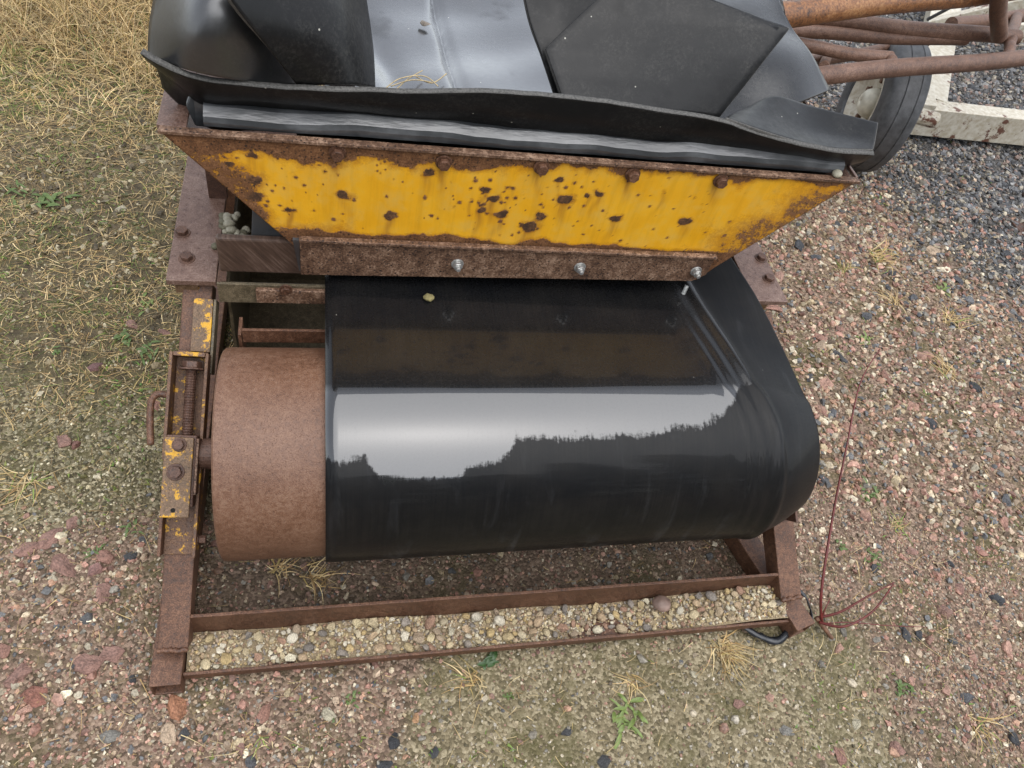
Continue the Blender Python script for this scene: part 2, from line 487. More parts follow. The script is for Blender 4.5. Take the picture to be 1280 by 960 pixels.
def make_ground():
    a = np.concatenate([-np.geomspace(200, 2.2, 16), np.arange(-2.1, 6.2, .05), np.geomspace(6.3, 200, 16)])
    b = np.concatenate([-np.geomspace(200, .75, 16), np.arange(-.7, 6.2, .05), np.geomspace(6.3, 200, 16)])
    X, Y = np.meshgrid(a, b)
    Z = gh(X, Y)
    n, m = X.shape
    v = np.stack([X.ravel(), Y.ravel(), Z.ravel()], 1)
    i = np.arange(n * m).reshape(n, m)
    f = np.stack([i[:-1, :-1].ravel(), i[:-1, 1:].ravel(), i[1:, 1:].ravel(), i[1:, :-1].ravel()], 1)
    me = bpy.data.meshes.new('ground'); me.from_pydata(v.tolist(), [], f.tolist())
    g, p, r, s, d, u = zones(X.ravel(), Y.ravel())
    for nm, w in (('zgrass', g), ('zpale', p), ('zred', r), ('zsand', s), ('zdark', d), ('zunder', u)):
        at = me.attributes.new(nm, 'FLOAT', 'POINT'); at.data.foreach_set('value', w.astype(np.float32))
    me.polygons.foreach_set('use_smooth', [True] * len(me.polygons))
    m_ = NM('gravelly_ground')
    co = m_.co
    v1 = m_.voro(170, 'Color', co); v2 = m_.voro(60, 'Color', co)
    dist = m_.voro(170, 'Distance', co)
    pick = m_.N('ShaderNodeSeparateColor'); m_.L(v1, pick.inputs[0])
    n1 = m_.noise(5, 6, .65, co); n2 = m_.noise(32, 5, .7, co); n3 = m_.noise(400, 3, .7, co)
    soil = m_.ramp(n2, [(.3, (.035, .027, .015)), (.7, (.16, .125, .07))])
    pale = m_.ramp(pick.outputs[0], [(.0, (.055, .045, .024)), (.6, (.15, .125, .068)), (1.0, (.36, .31, .2))])
    red = m_.ramp(pick.outputs[0], [(.0, (.07, .048, .032)), (.6, (.20, .135, .095)), (1.0, (.36, .26, .19))])
    sand = m_.ramp(pick.outputs[0], [(.0, (.095, .077, .042)), (.55, (.21, .17, .10)), (1.0, (.38, .32, .21))])
    dark = m_.ramp(pick.outputs[0], [(.0, (.02, .02, .02)), (.6, (.06, .058, .056)), (1.0, (.15, .14, .13))])
    col = soil
    for nm, c in (('zpale', pale), ('zred', red), ('zsand', sand), ('zdark', dark)):
        w = m_.attr(nm)
        w = m_.ramp(m_.math('ADD', w, m_.math('MULTIPLY', m_.math('SUBTRACT', n2, .5), .6)), [(.35, 0.0), (.6, 1.0)])
        col = m_.mix(w, col, c)
    moss = m_.ramp(m_.math('ADD', n1, m_.math('MULTIPLY', m_.math('SUBTRACT', n2, .5), .5)), [(.48, 0.0), (.66, .75)])
    moss = m_.math('MULTIPLY', moss, m_.math('SUBTRACT', 1.0, m_.attr('zdark'), True))
    col = m_.mix(moss, col, m_.ramp(n3, [(.3, (.055, .05, .018)), (.7, (.13, .115, .045))]))
    wet = m_.attr('zunder')  # zone weight: ground is tinted darker brown under the machine
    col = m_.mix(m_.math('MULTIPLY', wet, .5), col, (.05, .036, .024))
    h = m_.math('ADD', m_.math('SUBTRACT', 1.0, dist), m_.math('MULTIPLY', n3, .5))
    bp = m_.bump(h, .9, .004)
    m_.out(col, .75, bp, spec=.3)
    M['ground'] = m_.m
    return tag(link('ground', me, (0, 0, 0), 'ground', None), kind='structure')
ground = make_ground()

# visible footprint of the ground, with a margin for a step to the side
CP = np.array([0, 0, 1.55])
CR = np.array(camo.matrix_world)[:3, :3]
def inview(x, y, z=0.0, mg=.30):
    d = np.stack([x, y, np.full_like(x, z)], 1) - CP
    c = d @ CR
    dep = -c[:, 2]
    return (dep > .3) & (np.abs(c[:, 0] / dep) < .681 + mg) & (np.abs(c[:, 1] / dep) < .511 + mg * .6), dep
def in_machine(x, y, pad=0.0):
    return (x > -.32 - pad) & (x < 1.08 + pad) & (y > .485 - pad) & (y < .64 + pad)

PAL = {
    'pale': np.array([(.34, .29, .18), (.24, .20, .12), (.42, .37, .26), (.17, .14, .08), (.28, .22, .11), (.21, .19, .12), (.16, .15, .06), (.48, .43, .30), (.12, .11, .06), (.20, .18, .07)]),
    'red': np.array([(.30, .165, .125), (.37, .22, .165), (.25, .135, .10), (.40, .30, .21), (.27, .20, .135), (.40, .33, .23), (.22, .20, .165), (.32, .19, .125), (.48, .42, .31), (.17, .12, .08), (.12, .12, .12), (.33, .26, .16)]),
    'sand': np.array([(.27, .22, .14), (.19, .15, .10), (.35, .30, .22), (.25, .15, .11), (.16, .145, .12), (.14, .12, .07), (.4, .36, .29)]),
    'dark': np.array([(.055, .057, .062), (.10, .102, .108), (.16, .16, .163), (.08, .078, .076), (.22, .215, .205), (.13, .115, .10), (.2, .14, .115), (.27, .24, .19)]),
    'grass': np.array([(.12, .09, .05), (.24, .19, .11), (.09, .07, .04), (.30, .26, .17), (.10, .10, .04)]),
}
def pick_colours(x, y):
    g, p, r, s, d, u = zones(x, y)
    W = np.stack([g, p, r, s, d], 1); W = W / W.sum(1, keepdims=True)
    k = (rng.random((len(x), 1)) > np.cumsum(W, 1)).sum(1).clip(0, 4)
    out = np.zeros((len(x), 3))
    for i, nm in enumerate(('grass', 'pale', 'red', 'sand', 'dark')):
        mk = k == i
        out[mk] = PAL[nm][rng.integers(0, len(PAL[nm]), mk.sum())]
    out *= rng.uniform(.55, 1.45, (len(x), 1))
    return out, k, u

def hull_stone(name, seed, n=16, flat=.6, mat='gravel'):
    r = random.Random(seed); bm = bmesh.new()
    for _ in range(n):
        v = Vector((r.gauss(0, 1), r.gauss(0, 1), r.gauss(0, 1))).normalized() * r.uniform(.8, 1.05)
        v.x *= r.uniform(.9, 1.15); v.z *= flat
        bm.verts.new(v)
    res = bmesh.ops.convex_hull(bm, input=bm.verts[:])
    bmesh.ops.delete(bm, geom=[g for g in bm.verts if not g.link_faces], context='VERTS')
    me = bpy.data.meshes.new(name); bm.to_mesh(me); bm.free(); me.materials.append(M[mat]); return me
def round_stone(name, seed, mat='gravel', flat=.7, sub=1):
    r = random.Random(seed); bm = bmesh.new(); bmesh.ops.create_icosphere(bm, subdivisions=sub, radius=1)
    ax = [Vector((r.gauss(0, 1), r.gauss(0, 1), r.gauss(0, 1))).normalized() for _ in range(6)]
    am = [r.uniform(-.2, .2) for _ in ax]
    e = r.uniform(.75, 1.0)
    for v in bm.verts:
        k = 1 + sum(a * max(0, v.co.normalized().dot(d)) ** 3 for a, d in zip(am, ax))
        v.co = v.co * k; v.co.y *= e; v.co.z *= flat
    me = bpy.data.meshes.new(name); bm.to_mesh(me); bm.free()
    me.polygons.foreach_set('use_smooth', [True] * len(me.polygons)); me.materials.append(M[mat]); return me

PROTO = bpy.data.collections.new('gravel_shapes')
for i in range(6):
    PROTO.objects.link(bpy.data.objects.new('gravel_shape_%d' % i, hull_stone('crushed_shape', 20 + i, 14, random.Random(i).uniform(.5, .8))))
for i in range(3):
    PROTO.objects.link(bpy.data.objects.new('gravel_shape_%d' % (6 + i), round_stone('round_shape', 40 + i)))

def gravel_nodes():
    ng = bpy.data.node_groups.new('scatter_stones', 'GeometryNodeTree')
    ng.interface.new_socket('Geometry', in_out='INPUT', socket_type='NodeSocketGeometry')
    ng.interface.new_socket('Geometry', in_out='OUTPUT', socket_type='NodeSocketGeometry')
    N = ng.nodes; L = ng.links
    gi = N.new('NodeGroupInput'); go = N.new('NodeGroupOutput')
    ci = N.new('GeometryNodeCollectionInfo'); ci.inputs['Collection'].default_value = PROTO
    ci.inputs['Separate Children'].default_value = True; ci.inputs['Reset Children'].default_value = True
    ip = N.new('GeometryNodeInstanceOnPoints'); ip.inputs['Pick Instance'].default_value = True
    def at(nm, t):
        n = N.new('GeometryNodeInputNamedAttribute'); n.data_type = t; n.inputs['Name'].default_value = nm
        return [o for o in n.outputs if o.enabled and o.name == 'Attribute'][0]
    L.new(gi.outputs[0], ip.inputs['Points']); L.new(ci.outputs[0], ip.inputs['Instance'])
    L.new(at('idx', 'INT'), ip.inputs['Instance Index'])
    L.new(at('rot', 'FLOAT_VECTOR'), ip.inputs['Rotation'])
    L.new(at('scl', 'FLOAT_VECTOR'), ip.inputs['Scale'])
    L.new(ip.outputs[0], go.inputs[0])
    return ng
SCATTER = gravel_nodes()
def scatter_object(name, P, size, col, idx, parent=None, tilt=.5):
    n = len(P)
    me = bpy.data.meshes.new(name); me.from_pydata(P.tolist(), [], [])
    rot = np.stack([rng.normal(0, tilt, n), rng.normal(0, tilt, n), rng.uniform(0, 6.28, n)], 1)
    scl = size[:, None] * rng.uniform(.75, 1.25, (n, 3))
    for nm, t, k, a in (('rot', 'FLOAT_VECTOR', 'vector', rot), ('scl', 'FLOAT_VECTOR', 'vector', scl),
                        ('col', 'FLOAT_COLOR', 'color', np.concatenate([col, np.ones((n, 1))], 1)), ('idx', 'INT', 'value', idx)):
        at = me.attributes.new(nm, t, 'POINT')
        at.data.foreach_set(k, np.ascontiguousarray(a.ravel(), dtype=np.int32 if t == 'INT' else np.float32))
    o = link(name, me, (0, 0, 0), 'gravel', parent)
    if parent is not None: o.location = -WORLD[parent.name]
    md = o.modifiers.new('scatter', 'NODES'); md.node_group = SCATTER
    return o

def make_gravel():
    Ps, Ss = [], []
    for dens, lo, hi, dmin, dmax in ((20000, .0018, .0046, 0, 2.0), (2600, .0035, .0072, 0, 3.3), (420, .007, .012, 0, 7), (5000, .005, .012, 2.0, 7)):
        x0, x1, y0, y1 = -1.9, 5.6, -.2, 5.6
        n = int(dens * (x1 - x0) * (y1 - y0))
        x = rng.uniform(x0, x1, n); y = rng.uniform(y0, y1, n)
        iv, dep = inview(x, y)
        keep = iv & (dep > dmin) & (dep < dmax) & ~((y > 1.6) & (x > -.1) & (x < .9))
        x, y = x[keep], y[keep]
        g, p, r, s, d, u = zones(x, y)
        dn = .45 * g + 1.0 * p + .85 * r + .26 * s + 1.0 * d
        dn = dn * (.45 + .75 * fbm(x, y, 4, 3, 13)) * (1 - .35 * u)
        k = rng.random(len(x)) < dn
        x, y = x[k], y[k]
        g, p, r, s, d, u = zones(x, y)
        sz = lo + (hi - lo) * rng.random(len(x)) ** 1.8
        sz *= 1 + .45 * d + .15 * r - .1 * p
        Ps.append(np.stack([x, y, gh(x, y) + sz * .12], 1)); Ss.append(sz)
    P = np.concatenate(Ps); S = np.concatenate(Ss)
    col, k, u = pick_colours(P[:, 0], P[:, 1])
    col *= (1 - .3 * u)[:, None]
    idx = np.where((k == 1) | (k == 3), np.where(rng.random(len(P)) < .2, rng.integers(6, 9, len(P)), rng.integers(0, 6, len(P))), rng.integers(0, 6, len(P)))
    o = scatter_object('gravel', P, S, col, idx)
    print('gravel pieces', len(P))
    return tag(o, 'mixed red, pale and dark grey gravel covering the ground', 'gravel', kind='stuff')
make_gravel()

# the largest loose stones, each one an object lying in the ground
STONE = [hull_stone('stone', 70 + i, 20, .42 + .07 * (i % 4), 'stone') for i in range(9)] + [round_stone('stone', 90 + i, 'stone', .6) for i in range(3)]
def put_stone(x, y, s, col, kind, stretch=(1, 1), rz=None):
    o = bpy.data.objects.new('stone', STONE[kind]); scene.collection.objects.link(o)
    o.parent = ground
    o.location = (x, y, float(gh(x, y)) + s * .03)
    o.rotation_euler = (random.gauss(0, .12), random.gauss(0, .12), random.uniform(0, 6.28) if rz is None else rz)
    o.scale = (s * stretch[0] * .85, s * stretch[1] * .85, s * .9)
    o.color = (*col, 1)
RED, SLATE, PALE, GREYS = (.25, .145, .115), (.055, .055, .057), (.40, .36, .26), (.19, .18, .16)
named = [ # position, half size, colour
    ((-0.548, 0.814, 0.000), .030, RED), ((-0.511, 0.754, 0.000), .034, RED), ((-0.394, 0.562, 0.000), .026, RED), ((-0.450, 0.738, 0.000), .022, (.25,.14,.12)), ((-0.547, 0.536, 0.000), .032, RED),
    ((-0.509, 0.497, 0.000), .028, (.24,.11,.08)), ((-0.432, 0.547, 0.000), .03, RED), ((-0.266, 0.452, 0.000), .030, (.34,.16,.09)), ((-0.428, 0.689, 0.000), .025, RED), ((-0.583, 0.793, 0.000), .027, RED),
    ((-0.387, 0.763, 0.000), .018, SLATE), ((-0.251, 0.404, 0.000), .014, SLATE), ((-0.352, 0.513, 0.000), .012, SLATE), ((-0.152, 0.370, 0.000), .020, RED), ((-0.512, 0.843, 0.000), .02, RED),
    ((0.004, 0.413, -0.000), .017, PALE), ((-0.378, 0.415, 0.000), .020, GREYS), ((0.169, 0.388, 0.000), .012, (.38,.22,.12)), ((0.467, 0.332, 0.000), .013, SLATE), ((0.534, 0.273, 0.000), .019, SLATE),
    ((0.199, 0.324, 0.000), .014, SLATE), ((0.769, 0.417, 0.000), .014, PALE), ((0.854, 0.346, 0.000), .018, RED), ((1.402, 0.470, 0.000), .013, (.45,.42,.33)), ((1.677, 0.651, 0.000), .022, (.32,.17,.13)),
    ((1.548, 0.556, 0.000), .02, RED), ((1.331, 0.624, 0.000), .019, SLATE), ((1.325, 0.453, 0.000), .02, SLATE), ((1.563, 1.341, 0.000), .024, SLATE), ((1.578, 1.312, 0.000), .018, SLATE),
    ((1.466, 0.500, 0.000), .026, (.22,.13,.1)), ((0.942, 0.281, 0.000), .02, GREYS), ((1.179, 0.223, 0.000), .022, RED), ((1.041, 0.223, 0.000), .02, (.26,.14,.11)), ((1.108, 0.279, 0.000), .016, PALE),
    ((-0.476, 1.407, 0.000), .02, RED), ((-0.398, 1.381, 0.000), .017, RED), ((-0.536, 1.267, 0.000), .022, (.16,.085,.08)), ((-0.566, 1.050, 0.000), .024, RED), ((-0.540, 1.041, 0.000), .018, (.2,.1,.08)),
    ((-0.571, 1.861, 0.000), .022, PALE), ((2.387, 2.254, 0.000), .03, (.16,.14,.11)), ((2.461, 2.672, 0.000), .03, GREYS), ((1.379, 0.756, 0.000), .016, RED), ((1.462, 0.660, 0.000), .018, RED), ((1.425, 1.238, 0.000), .02, SLATE),
]
for k, (p, s, c) in enumerate(named): put_stone(p[0], p[1], s, c, k % 9, (1.25, .85))
def more_stones(n):
    x = rng.uniform(-1.4, 4.5, 60000); y = rng.uniform(.05, 4.6, 60000)
    iv, dep = inview(x, y, 0, .02)
    c = (np.stack([x, y, 0 * x], 1) - CP) @ CR
    ok = iv & ~((x > -.36) & (x < 1.12) & (y > .46) & (y < 3)) & ~((x > 1.0) & (x < 1.25) & (y > 1.9))
    g, p, r, s, d, u = zones(x, y)
    w = ok * (.05 * g + .12 * p + 1.0 * r + .25 * s + .9 * d)
    w = w / np.maximum(dep, 1) ** .4
    sel = rng.choice(len(x), n, replace=False, p=w / w.sum())
    for i in sel:
        z = np.array([g[i] * 0, p[i] * .3, r[i], s[i], d[i]]) + 1e-6
        k = rng.choice(5, p=z / z.sum())
        pal = [PAL['pale'], PAL['red'][:4], np.concatenate([PAL['red'][:4], PAL['red'][:3], PAL['dark'][:2] * .8, PAL['dark'][:2] * .8]), PAL['sand'], PAL['dark'][:5]][k]
        col = pal[rng.integers(len(pal))] * rng.uniform(.8, 1.15)
        sz = rng.uniform(.012, .026) * (1.0 + .28 * (dep[i] - 1.4))
        put_stone(float(x[i]), float(y[i]), float(sz), tuple(col), int(rng.integers(0, 9)), (rng.uniform(.9, 1.35), rng.uniform(.65, 1)))
more_stones(300 - len(named))

# ------------------------------------------------------------------ treeline behind the photographer, seen mirrored in the wet belt
def make_treeline():
    n = 26000
    cs = []
    x = -16.0
    while x < 22:
        hgt = random.uniform(5.5, 9.5); y = random.uniform(-11.5, -8.5)
        cs.append((x, y, hgt)); x += random.uniform(1.2, 2.4)
    cs = np.array(cs)
    k = rng.integers(0, len(cs), n)
    t = rng.random(n) ** .8
    rad = (1 - t) ** .6 * 1.5 + .15
    th = rng.uniform(0, 6.28, n); rr = rad * np.sqrt(rng.random(n))
    C = np.stack([cs[k, 0] + rr * np.cos(th), cs[k, 1] + rr * np.sin(th), t * cs[k, 2]], 1)
    d1 = rng.normal(0, 1, (n, 3)); d1 /= np.linalg.norm(d1, axis=1, keepdims=True)
    d2 = rng.normal(0, 1, (n, 3)); d2 /= np.linalg.norm(d2, axis=1, keepdims=True)
    s = rng.uniform(.16, .34, (n, 1))
    V = np.stack([C - d1 * s, C + d2 * s * .7, C + d1 * s, C - d2 * s * .7], 1).reshape(-1, 3)
    V[:, 2] = np.maximum(V[:, 2], 0)
    me = bpy.data.meshes.new('treeline'); me.from_pydata(V.tolist(), [], np.arange(4 * n).reshape(n, 4).tolist())
    o = link('treeline', me, (0, 0, 0), 'tree_leaf', None)
    tag(o, 'dark row of trees mirrored in the wet belt', 'trees', kind='stuff')
make_treeline()

# ------------------------------------------------------------------ the conveyor tail section
conv = tag(empty('conveyor_tail', (.38, .5, 0)), 'rusty conveyor tail end with black belt on drum and yellow hopper', 'conveyor')

# base tubes, open at the front, with dirt packed in the end
def square_tube(p0, p1, w, h, t, name, mat, parent, up=(0, 0, 1), bevel=.003):
    p0 = Vector(p0); p1 = Vector(p1); a = (p1 - p0).normalized(); up = Vector(up)
    s = a.cross(up).normalized(); u = s.cross(a)
    def ring(p, ww, hh): return [p + s * ww / 2 * i + u * hh / 2 * j for i, j in ((-1, -1), (1, -1), (1, 1), (-1, 1))]
    A, B, C, D = ring(p0, w, h), ring(p1, w, h), ring(p0, w - 2 * t, h - 2 * t), ring(p1, w - 2 * t, h - 2 * t)
    fs = []
    for i in range(4):
        j = (i + 1) % 4
        fs += [(i, j, 4 + j, 4 + i), (8 + i, 12 + i, 12 + j, 8 + j), (i, 8 + i, 8 + j, j), (4 + i, 4 + j, 12 + j, 12 + i)]
    return MB().add(A + B + C + D, fs).build(name, mat, parent, bevel=bevel)
for (a, b, lab) in (((-.284, .478, .026), (-.276, 1.95, .026), 0), ((1.045, .478, .026), (.80, 1.35, .026), 1)):
    t = square_tube(a, b, .054, .052, .004, 'base_tube', 'rust', conv)
    A = Vector(a); d = (Vector(b) - A).normalized()
    m = MB(); T = lambda x, y, z: A + d * y + Vector((x, 0, z))
    rows = []
    for i in range(7):
        rows.append([T(-.0215 + .043 * j / 6, .012 + random.uniform(0, .012), -.021 + .042 * i / 6) for j in range(7)])
    m.grid(rows).build('packed_dirt', 'rust_moss', t, smooth=True)

# front channel holding the pebbles
ch = MB()
ch.box((-.256, .502, .016), (1.018, .578, .022)).build('channel_floor', 'rust', conv)
def edge_strip(name, y0, y1, z0, z1, wob=.001):
    m = MB(); n = 40; rows = []
    P = [(y0, z0), (y1, z0), (y1, z1), (y0, z1)]
    vs = []
    for i in range(n + 1):
        x = -.2565 + 1.276 * i / n
        w = random.uniform(-wob, wob)
        vs += [(x, P[0][0], P[0][1]), (x, P[1][0], P[1][1]), (x, P[2][0], P[2][1] + w), (x, P[3][0], P[3][1] + w)]
    fs = [(4 * i + k, 4 * i + (k + 1) % 4, 4 * i + 4 + (k + 1) % 4, 4 * i + 4 + k) for i in range(n) for k in range(4)]
    fs += [(0, 3, 2, 1), (4 * n, 4 * n + 1, 4 * n + 2, 4 * n + 3)]
    return m.add(vs, fs).build(name, 'rust', conv, bevel=.0012)
edge_strip('channel_front_flange', .4955, .5015, .022, .044)
edge_strip('channel_back_flange', .5785, .585, .004, .110)

# inclined struts; frame of the left strut: s along it, n out of its upper face
ST_L0, ST_L1 = Vector((-.275, .505, .030)), Vector((-.232, 1.10, .452))
ST_R0, ST_R1 = Vector((1.020, .510, .030)), Vector((.955, 1.07, .440))
for a, b in ((ST_L0, ST_L1), (ST_R0, ST_R1)):
    n = Vector((0, -.583, .812))
    square_tube(a + (b - a).normalized() * .052, b, .052, .050, .004, 'strut', 'rust', conv, up=n)
Sd = (ST_L1 - ST_L0).normalized(); Nd = Vector((0, -.583, .812)); Nd = (Nd - Sd * Nd.dot(Sd)).normalized(); Xd = Sd.cross(Nd)
Sr = (ST_R1 - ST_R0).normalized(); Xr_ = Sr.cross(Nd).normalized()
def TL(x, s, n): return ST_L0 + Xd * x + Sd * s + Nd * (n + .025)
def TR(x, s, n): return ST_R0 + Xr_ * x + Sr * s + Nd * (n + .025)

for T_ in (TL, TR):
    MB().tube([T_(-.026 + .052 * i / 16, .050 + random.uniform(-.002, .002), .001) for i in range(17)], [.0045 + random.uniform(-.001, .0012) for _ in range(17)], 8).build('weld_bead', 'rust', conv, smooth=True)
# take-up units carrying the drum shaft
def take_up(T, sgn):
    PAINT = 'rust_paint' if sgn < 0 else 'rust_dark'
    f = MB()   # long U channel with flanges towards the viewer
    f.box((-.027, .225, .001), (.027, .60, .006), T)
    tk = f.build('take_up_channel', PAINT, conv, bevel=.0012)
    MB().box((-.0330, .40, .001), (-.0272, .595, .046), T).build('channel_flange', PAINT, tk, bevel=.001)
    MB().box((.0272, .225, .001), (.0330, .595, .040), T).build('channel_flange', PAINT, tk, bevel=.001)
    MB().box((-.0270, .588, .0062), (.0270, .596, .044), T).build('end_plate', PAINT, tk, bevel=.001)
    MB().box((-.0330, .225, .001), (-.0272, .33, .030), T).build('channel_flange', 'rust', tk, bevel=.001)
    # sliding bearing block
    bl = MB().box((-.024, .318, .012), (.0265, .445, .064), T).build('bearing_block', 'rust_dark', conv, bevel=.002)
    MB().box((-.0255, .300, .0645), (.0225, .441, .071), T).build('cover_plate', 'rust_paint_light' if sgn < 0 else 'rust', bl, bevel=.0015)
    MB().box((.0268, .34, .016), (.031, .44, .068), T).build('side_plate', 'rust_pale', bl, bevel=.001)
    for s in (.428, .380): hexbolt(T(-.001 if s > .4 else -.004, s, .071), Nd, .0095 if s > .4 else .0115, .009, 'bolt', 'rust_dark', bl)
    h = MB(); c = T(-.004, .313, .0712)
    h.prism([c + (Xd * math.cos(i * .628) + Sd * math.sin(i * .628)) * .0042 for i in range(10)], Nd * .0006).build('bolt_hole', 'hole', bl)
    # threaded rod with modelled thread
    path, rad = [], []
    L = 56
    for i in range(L + 1):
        path.append(T(.004, .43 + .135 * i / L, .030)); rad.append(.0098 if i % 2 else .0085)
    MB().tube(path, rad, 12).build('threaded_rod', 'rust_dark', tk, smooth=False)
    hexbolt(T(.004, .566, .030), Sd, .017, .012, 'nut', 'rust_dark', tk)
    hexbolt(T(.0335 * 1.0, .255, .02), Xd, .008, .012, 'bolt', 'rust_dark', tk)
    return tk
mh = NM('dark_hole'); M['hole'] = mh.out((.006, .005, .004), .9)
tk = take_up(TL, -1)
take_up(lambda x, s, n: TR(x - .022, s, n), 1)
# bent rod handle outside the left flange
MB().tube(catmull([TL(-.030, .515, .030), TL(-.048, .517, .032), TL(-.058, .508, .033), TL(-.060, .49, .034), TL(-.058, .46, .036), TL(-.054, .425, .04)], 6), .0062, 10).build('bent_rod', 'rust', tk, smooth=True)
# flat stay between take-up channel and rail
MB().box((-.004, .60, .004), (.030, .70, .010), TL).build('stay', 'rust_paint_light', conv, bevel=.001)
MB().box((.031, .56, -.03), (.036, .70, .010), TL).build('stay', 'rust_moss', conv, bevel=.001)

# drum
DC, DR = Vector((0, .806, .313)), .195
X0, X1 = -.177, .795
def drum():
    prof = [(X0, DR - .004), (X0 + .003, DR - .001), (X0 + .010, DR)] + [(X0 + .02 + (X1 - X0 - .04) * i / 20, DR) for i in range(21)] + [(X1 - .003, DR), (X1, DR - .004)]
    prof += [(X1, DR - .016), (X1 - .03, DR - .018), (X1 - .03, .05), (X0 + .03, .05), (X0 + .03, DR - .018), (X0, DR - .016)]
    d = MB().lathe(DC, (1, 0, 0), prof, 96).build('drum', 'rust_drum', conv, smooth=True)
    d.modifiers.new('es', 'EDGE_SPLIT').split_angle = R_(35)
    for a, b in ((-.272, X0 + .031), (X1 - .031, 1.0)):
        MB().tube([(a, DC.y, DC.z), (b, DC.y, DC.z)], .028, 24).build('shaft', 'rust_dark', d, smooth=False)
    for a, b in ((X0 - .012, X0 + .04), (X1 - .04, X1 + .012)):
        MB().lathe(DC, (1, 0, 0), [(a, .029), (a, .052), (b, .052), (b, .029)], 32).build('hub', 'rust_dark', d)
    return d
drum()

# belt: around the drum, then back under the hopper
def belt():
    Rb = DR + .0065
    path = []
    for i in range(8): path.append((1.75 - (1.75 - DC.y) * i / 8, DC.z - Rb, -math.pi / 2))
    for i in range(73):
        a = -math.pi / 2 - math.pi * i / 72
        path.append((DC.y + Rb * math.cos(a), DC.z + Rb * math.sin(a), a))
    for i in range(1, 31): path.append((DC.y + 1.05 * i / 30, DC.z + Rb, -1.5 * math.pi))
    s = [0]
    for a, b in zip(path, path[1:]): s.append(s[-1] + math.hypot(b[0] - a[0], b[1] - a[1]))
    s = np.array(s)
    sb = s[8]; arc = math.pi * Rb; s_top = sb + arc
    ks = np.array([0, sb, sb + .2 * arc, sb + .4 * arc, sb + .62 * arc, sb + .85 * arc, s_top, s_top + .15, s_top + .29, s_top + .6, s[-1]])
    xe = np.interp(s, ks, [.95, .972, .978, .972, .964, .958, .952, .925, .885, .86, .86])
    xc = np.interp(s, ks, [.86, .88, .872, .862, .852, .835, .81, .776, .745, .735, .735])
    k = np.array([1, 2, 3, 4, 3, 2, 1.]); k /= k.sum()
    sm = lambda v: np.convolve(np.pad(v, 3, mode='edge'), np.ones(7) / 7, 'valid')
    xe, xc = sm(xe), sm(xc)
    nu = 92
    U = np.concatenate([np.linspace(0, .72, 36), np.linspace(.73, 1.0, nu - 36)])
    vs, uvs, dry, low, film = [], [], [], [], []
    for j, (y, z, a) in enumerate(path):
        ny, nz = math.cos(a), math.sin(a)
        lift = float(sstep(DC.y + .02, 1.12, y)) if j > 80 else 0.0
        fr = (s[j] - sb) / arc
        for u in U:
            if u <= .80: x = .0 + (xc[j]) * u / .80; t = 0.0
            else: t = (u - .80) / .20; x = xc[j] + (xe[j] - xc[j]) * t
            n = 0.0
            n += .0045 * math.exp(-((x - xc[j]) / .010) ** 2) * float(sstep(.15, .4, fr))
            n += .0018 * math.exp(-((x - xc[j] + .035) / .007) ** 2) * float(sstep(.3, .6, fr) * sstep(1.4, 1.05, fr))
            n += .0016 * math.exp(-((x - xc[j] + .062) / .006) ** 2) * float(sstep(.35, .6, fr) * sstep(1.3, 1.05, fr))
            n += .0010 * math.exp(-((x - xc[j] + .085) / .006) ** 2) * float(sstep(.4, .6, fr) * sstep(1.2, 1.0, fr))
            n += -.048 * t ** 1.35 * float(sstep(1.45, .9, fr)) * float(sstep(-.1, .2, fr)) + .012 * t * lift
            n += .0016 * math.sin(x * 95 + 2 * math.sin(x * 23)) * float(sstep(.30, .12, fr)) * (.5 + .5 * math.sin(x * 17))
            n += .0010 * math.sin(x * 5.2 + 1.0)
            vs.append((x, y + ny * n, z + nz * n)); uvs.append((x, s[j])); dry.append(float(np.clip(.5 + (np.interp(x, [0, .07, .09, .22, .235, .30, .31, .60, .66, .72, .75, .78, .9], [.79, .795, .73, .735, .76, .77, .835, .84, .865, .885, .93, 1.0, 1.0]) + 2.5 * float(sstep(0, .25, t)) - fr) / .22, 0, 1))); film.append(1 - .84 * float(sstep(.975, 1.0, fr))); low.append(float(sstep(.55, .3, fr)) * .9 + .1)
    n2 = len(U)
    fs = [(j * n2 + i, j * n2 + i + 1, (j + 1) * n2 + i + 1, (j + 1) * n2 + i) for j in range(len(path) - 1) for i in range(n2 - 1)]
    me = bpy.data.meshes.new('belt'); me.from_pydata(vs, [], fs)
    uvl = me.uv_layers.new(name='UVMap')
    for l in me.loops: uvl.data[l.index].uv = uvs[l.vertex_index]
    at = me.attributes.new('dry', 'FLOAT', 'POINT'); at.data.foreach_set('value', np.array(dry, np.float32))
    at = me.attributes.new('low', 'FLOAT', 'POINT'); at.data.foreach_set('value', np.array(low, np.float32))
    at = me.attributes.new('film', 'FLOAT', 'POINT'); at.data.foreach_set('value', np.array(film, np.float32))
    me.polygons.foreach_set('use_smooth', [True] * len(me.polygons))
    o = link('belt', me, (0, 0, 0), 'belt', conv); o.location = -WORLD[conv.name]
    md = o.modifiers.new('solid', 'SOLIDIFY'); md.thickness = .009; md.offset = 0
    me.materials.append(M['ply']); md.material_offset_rim = 1
    # small clod of dried mud on the belt
    r = random.Random(3)
    c = Vector((0.192, 1.010, 0.525))
    mb = MB(); bm = bmesh.new(); bmesh.ops.create_icosphere(bm, subdivisions=2, radius=.010)
    for v in bm.verts: v.co *= r.uniform(.75, 1.15); v.co.z *= .5
    mb.add([v.co + c for v in bm.verts], [[v.index for v in f.verts] for f in bm.faces]); bm.free()
    mb.build('mud_clod', 'mud', o)
M['mud'] = plain('dried_mud', (.2, .17, .07), .8)
belt()

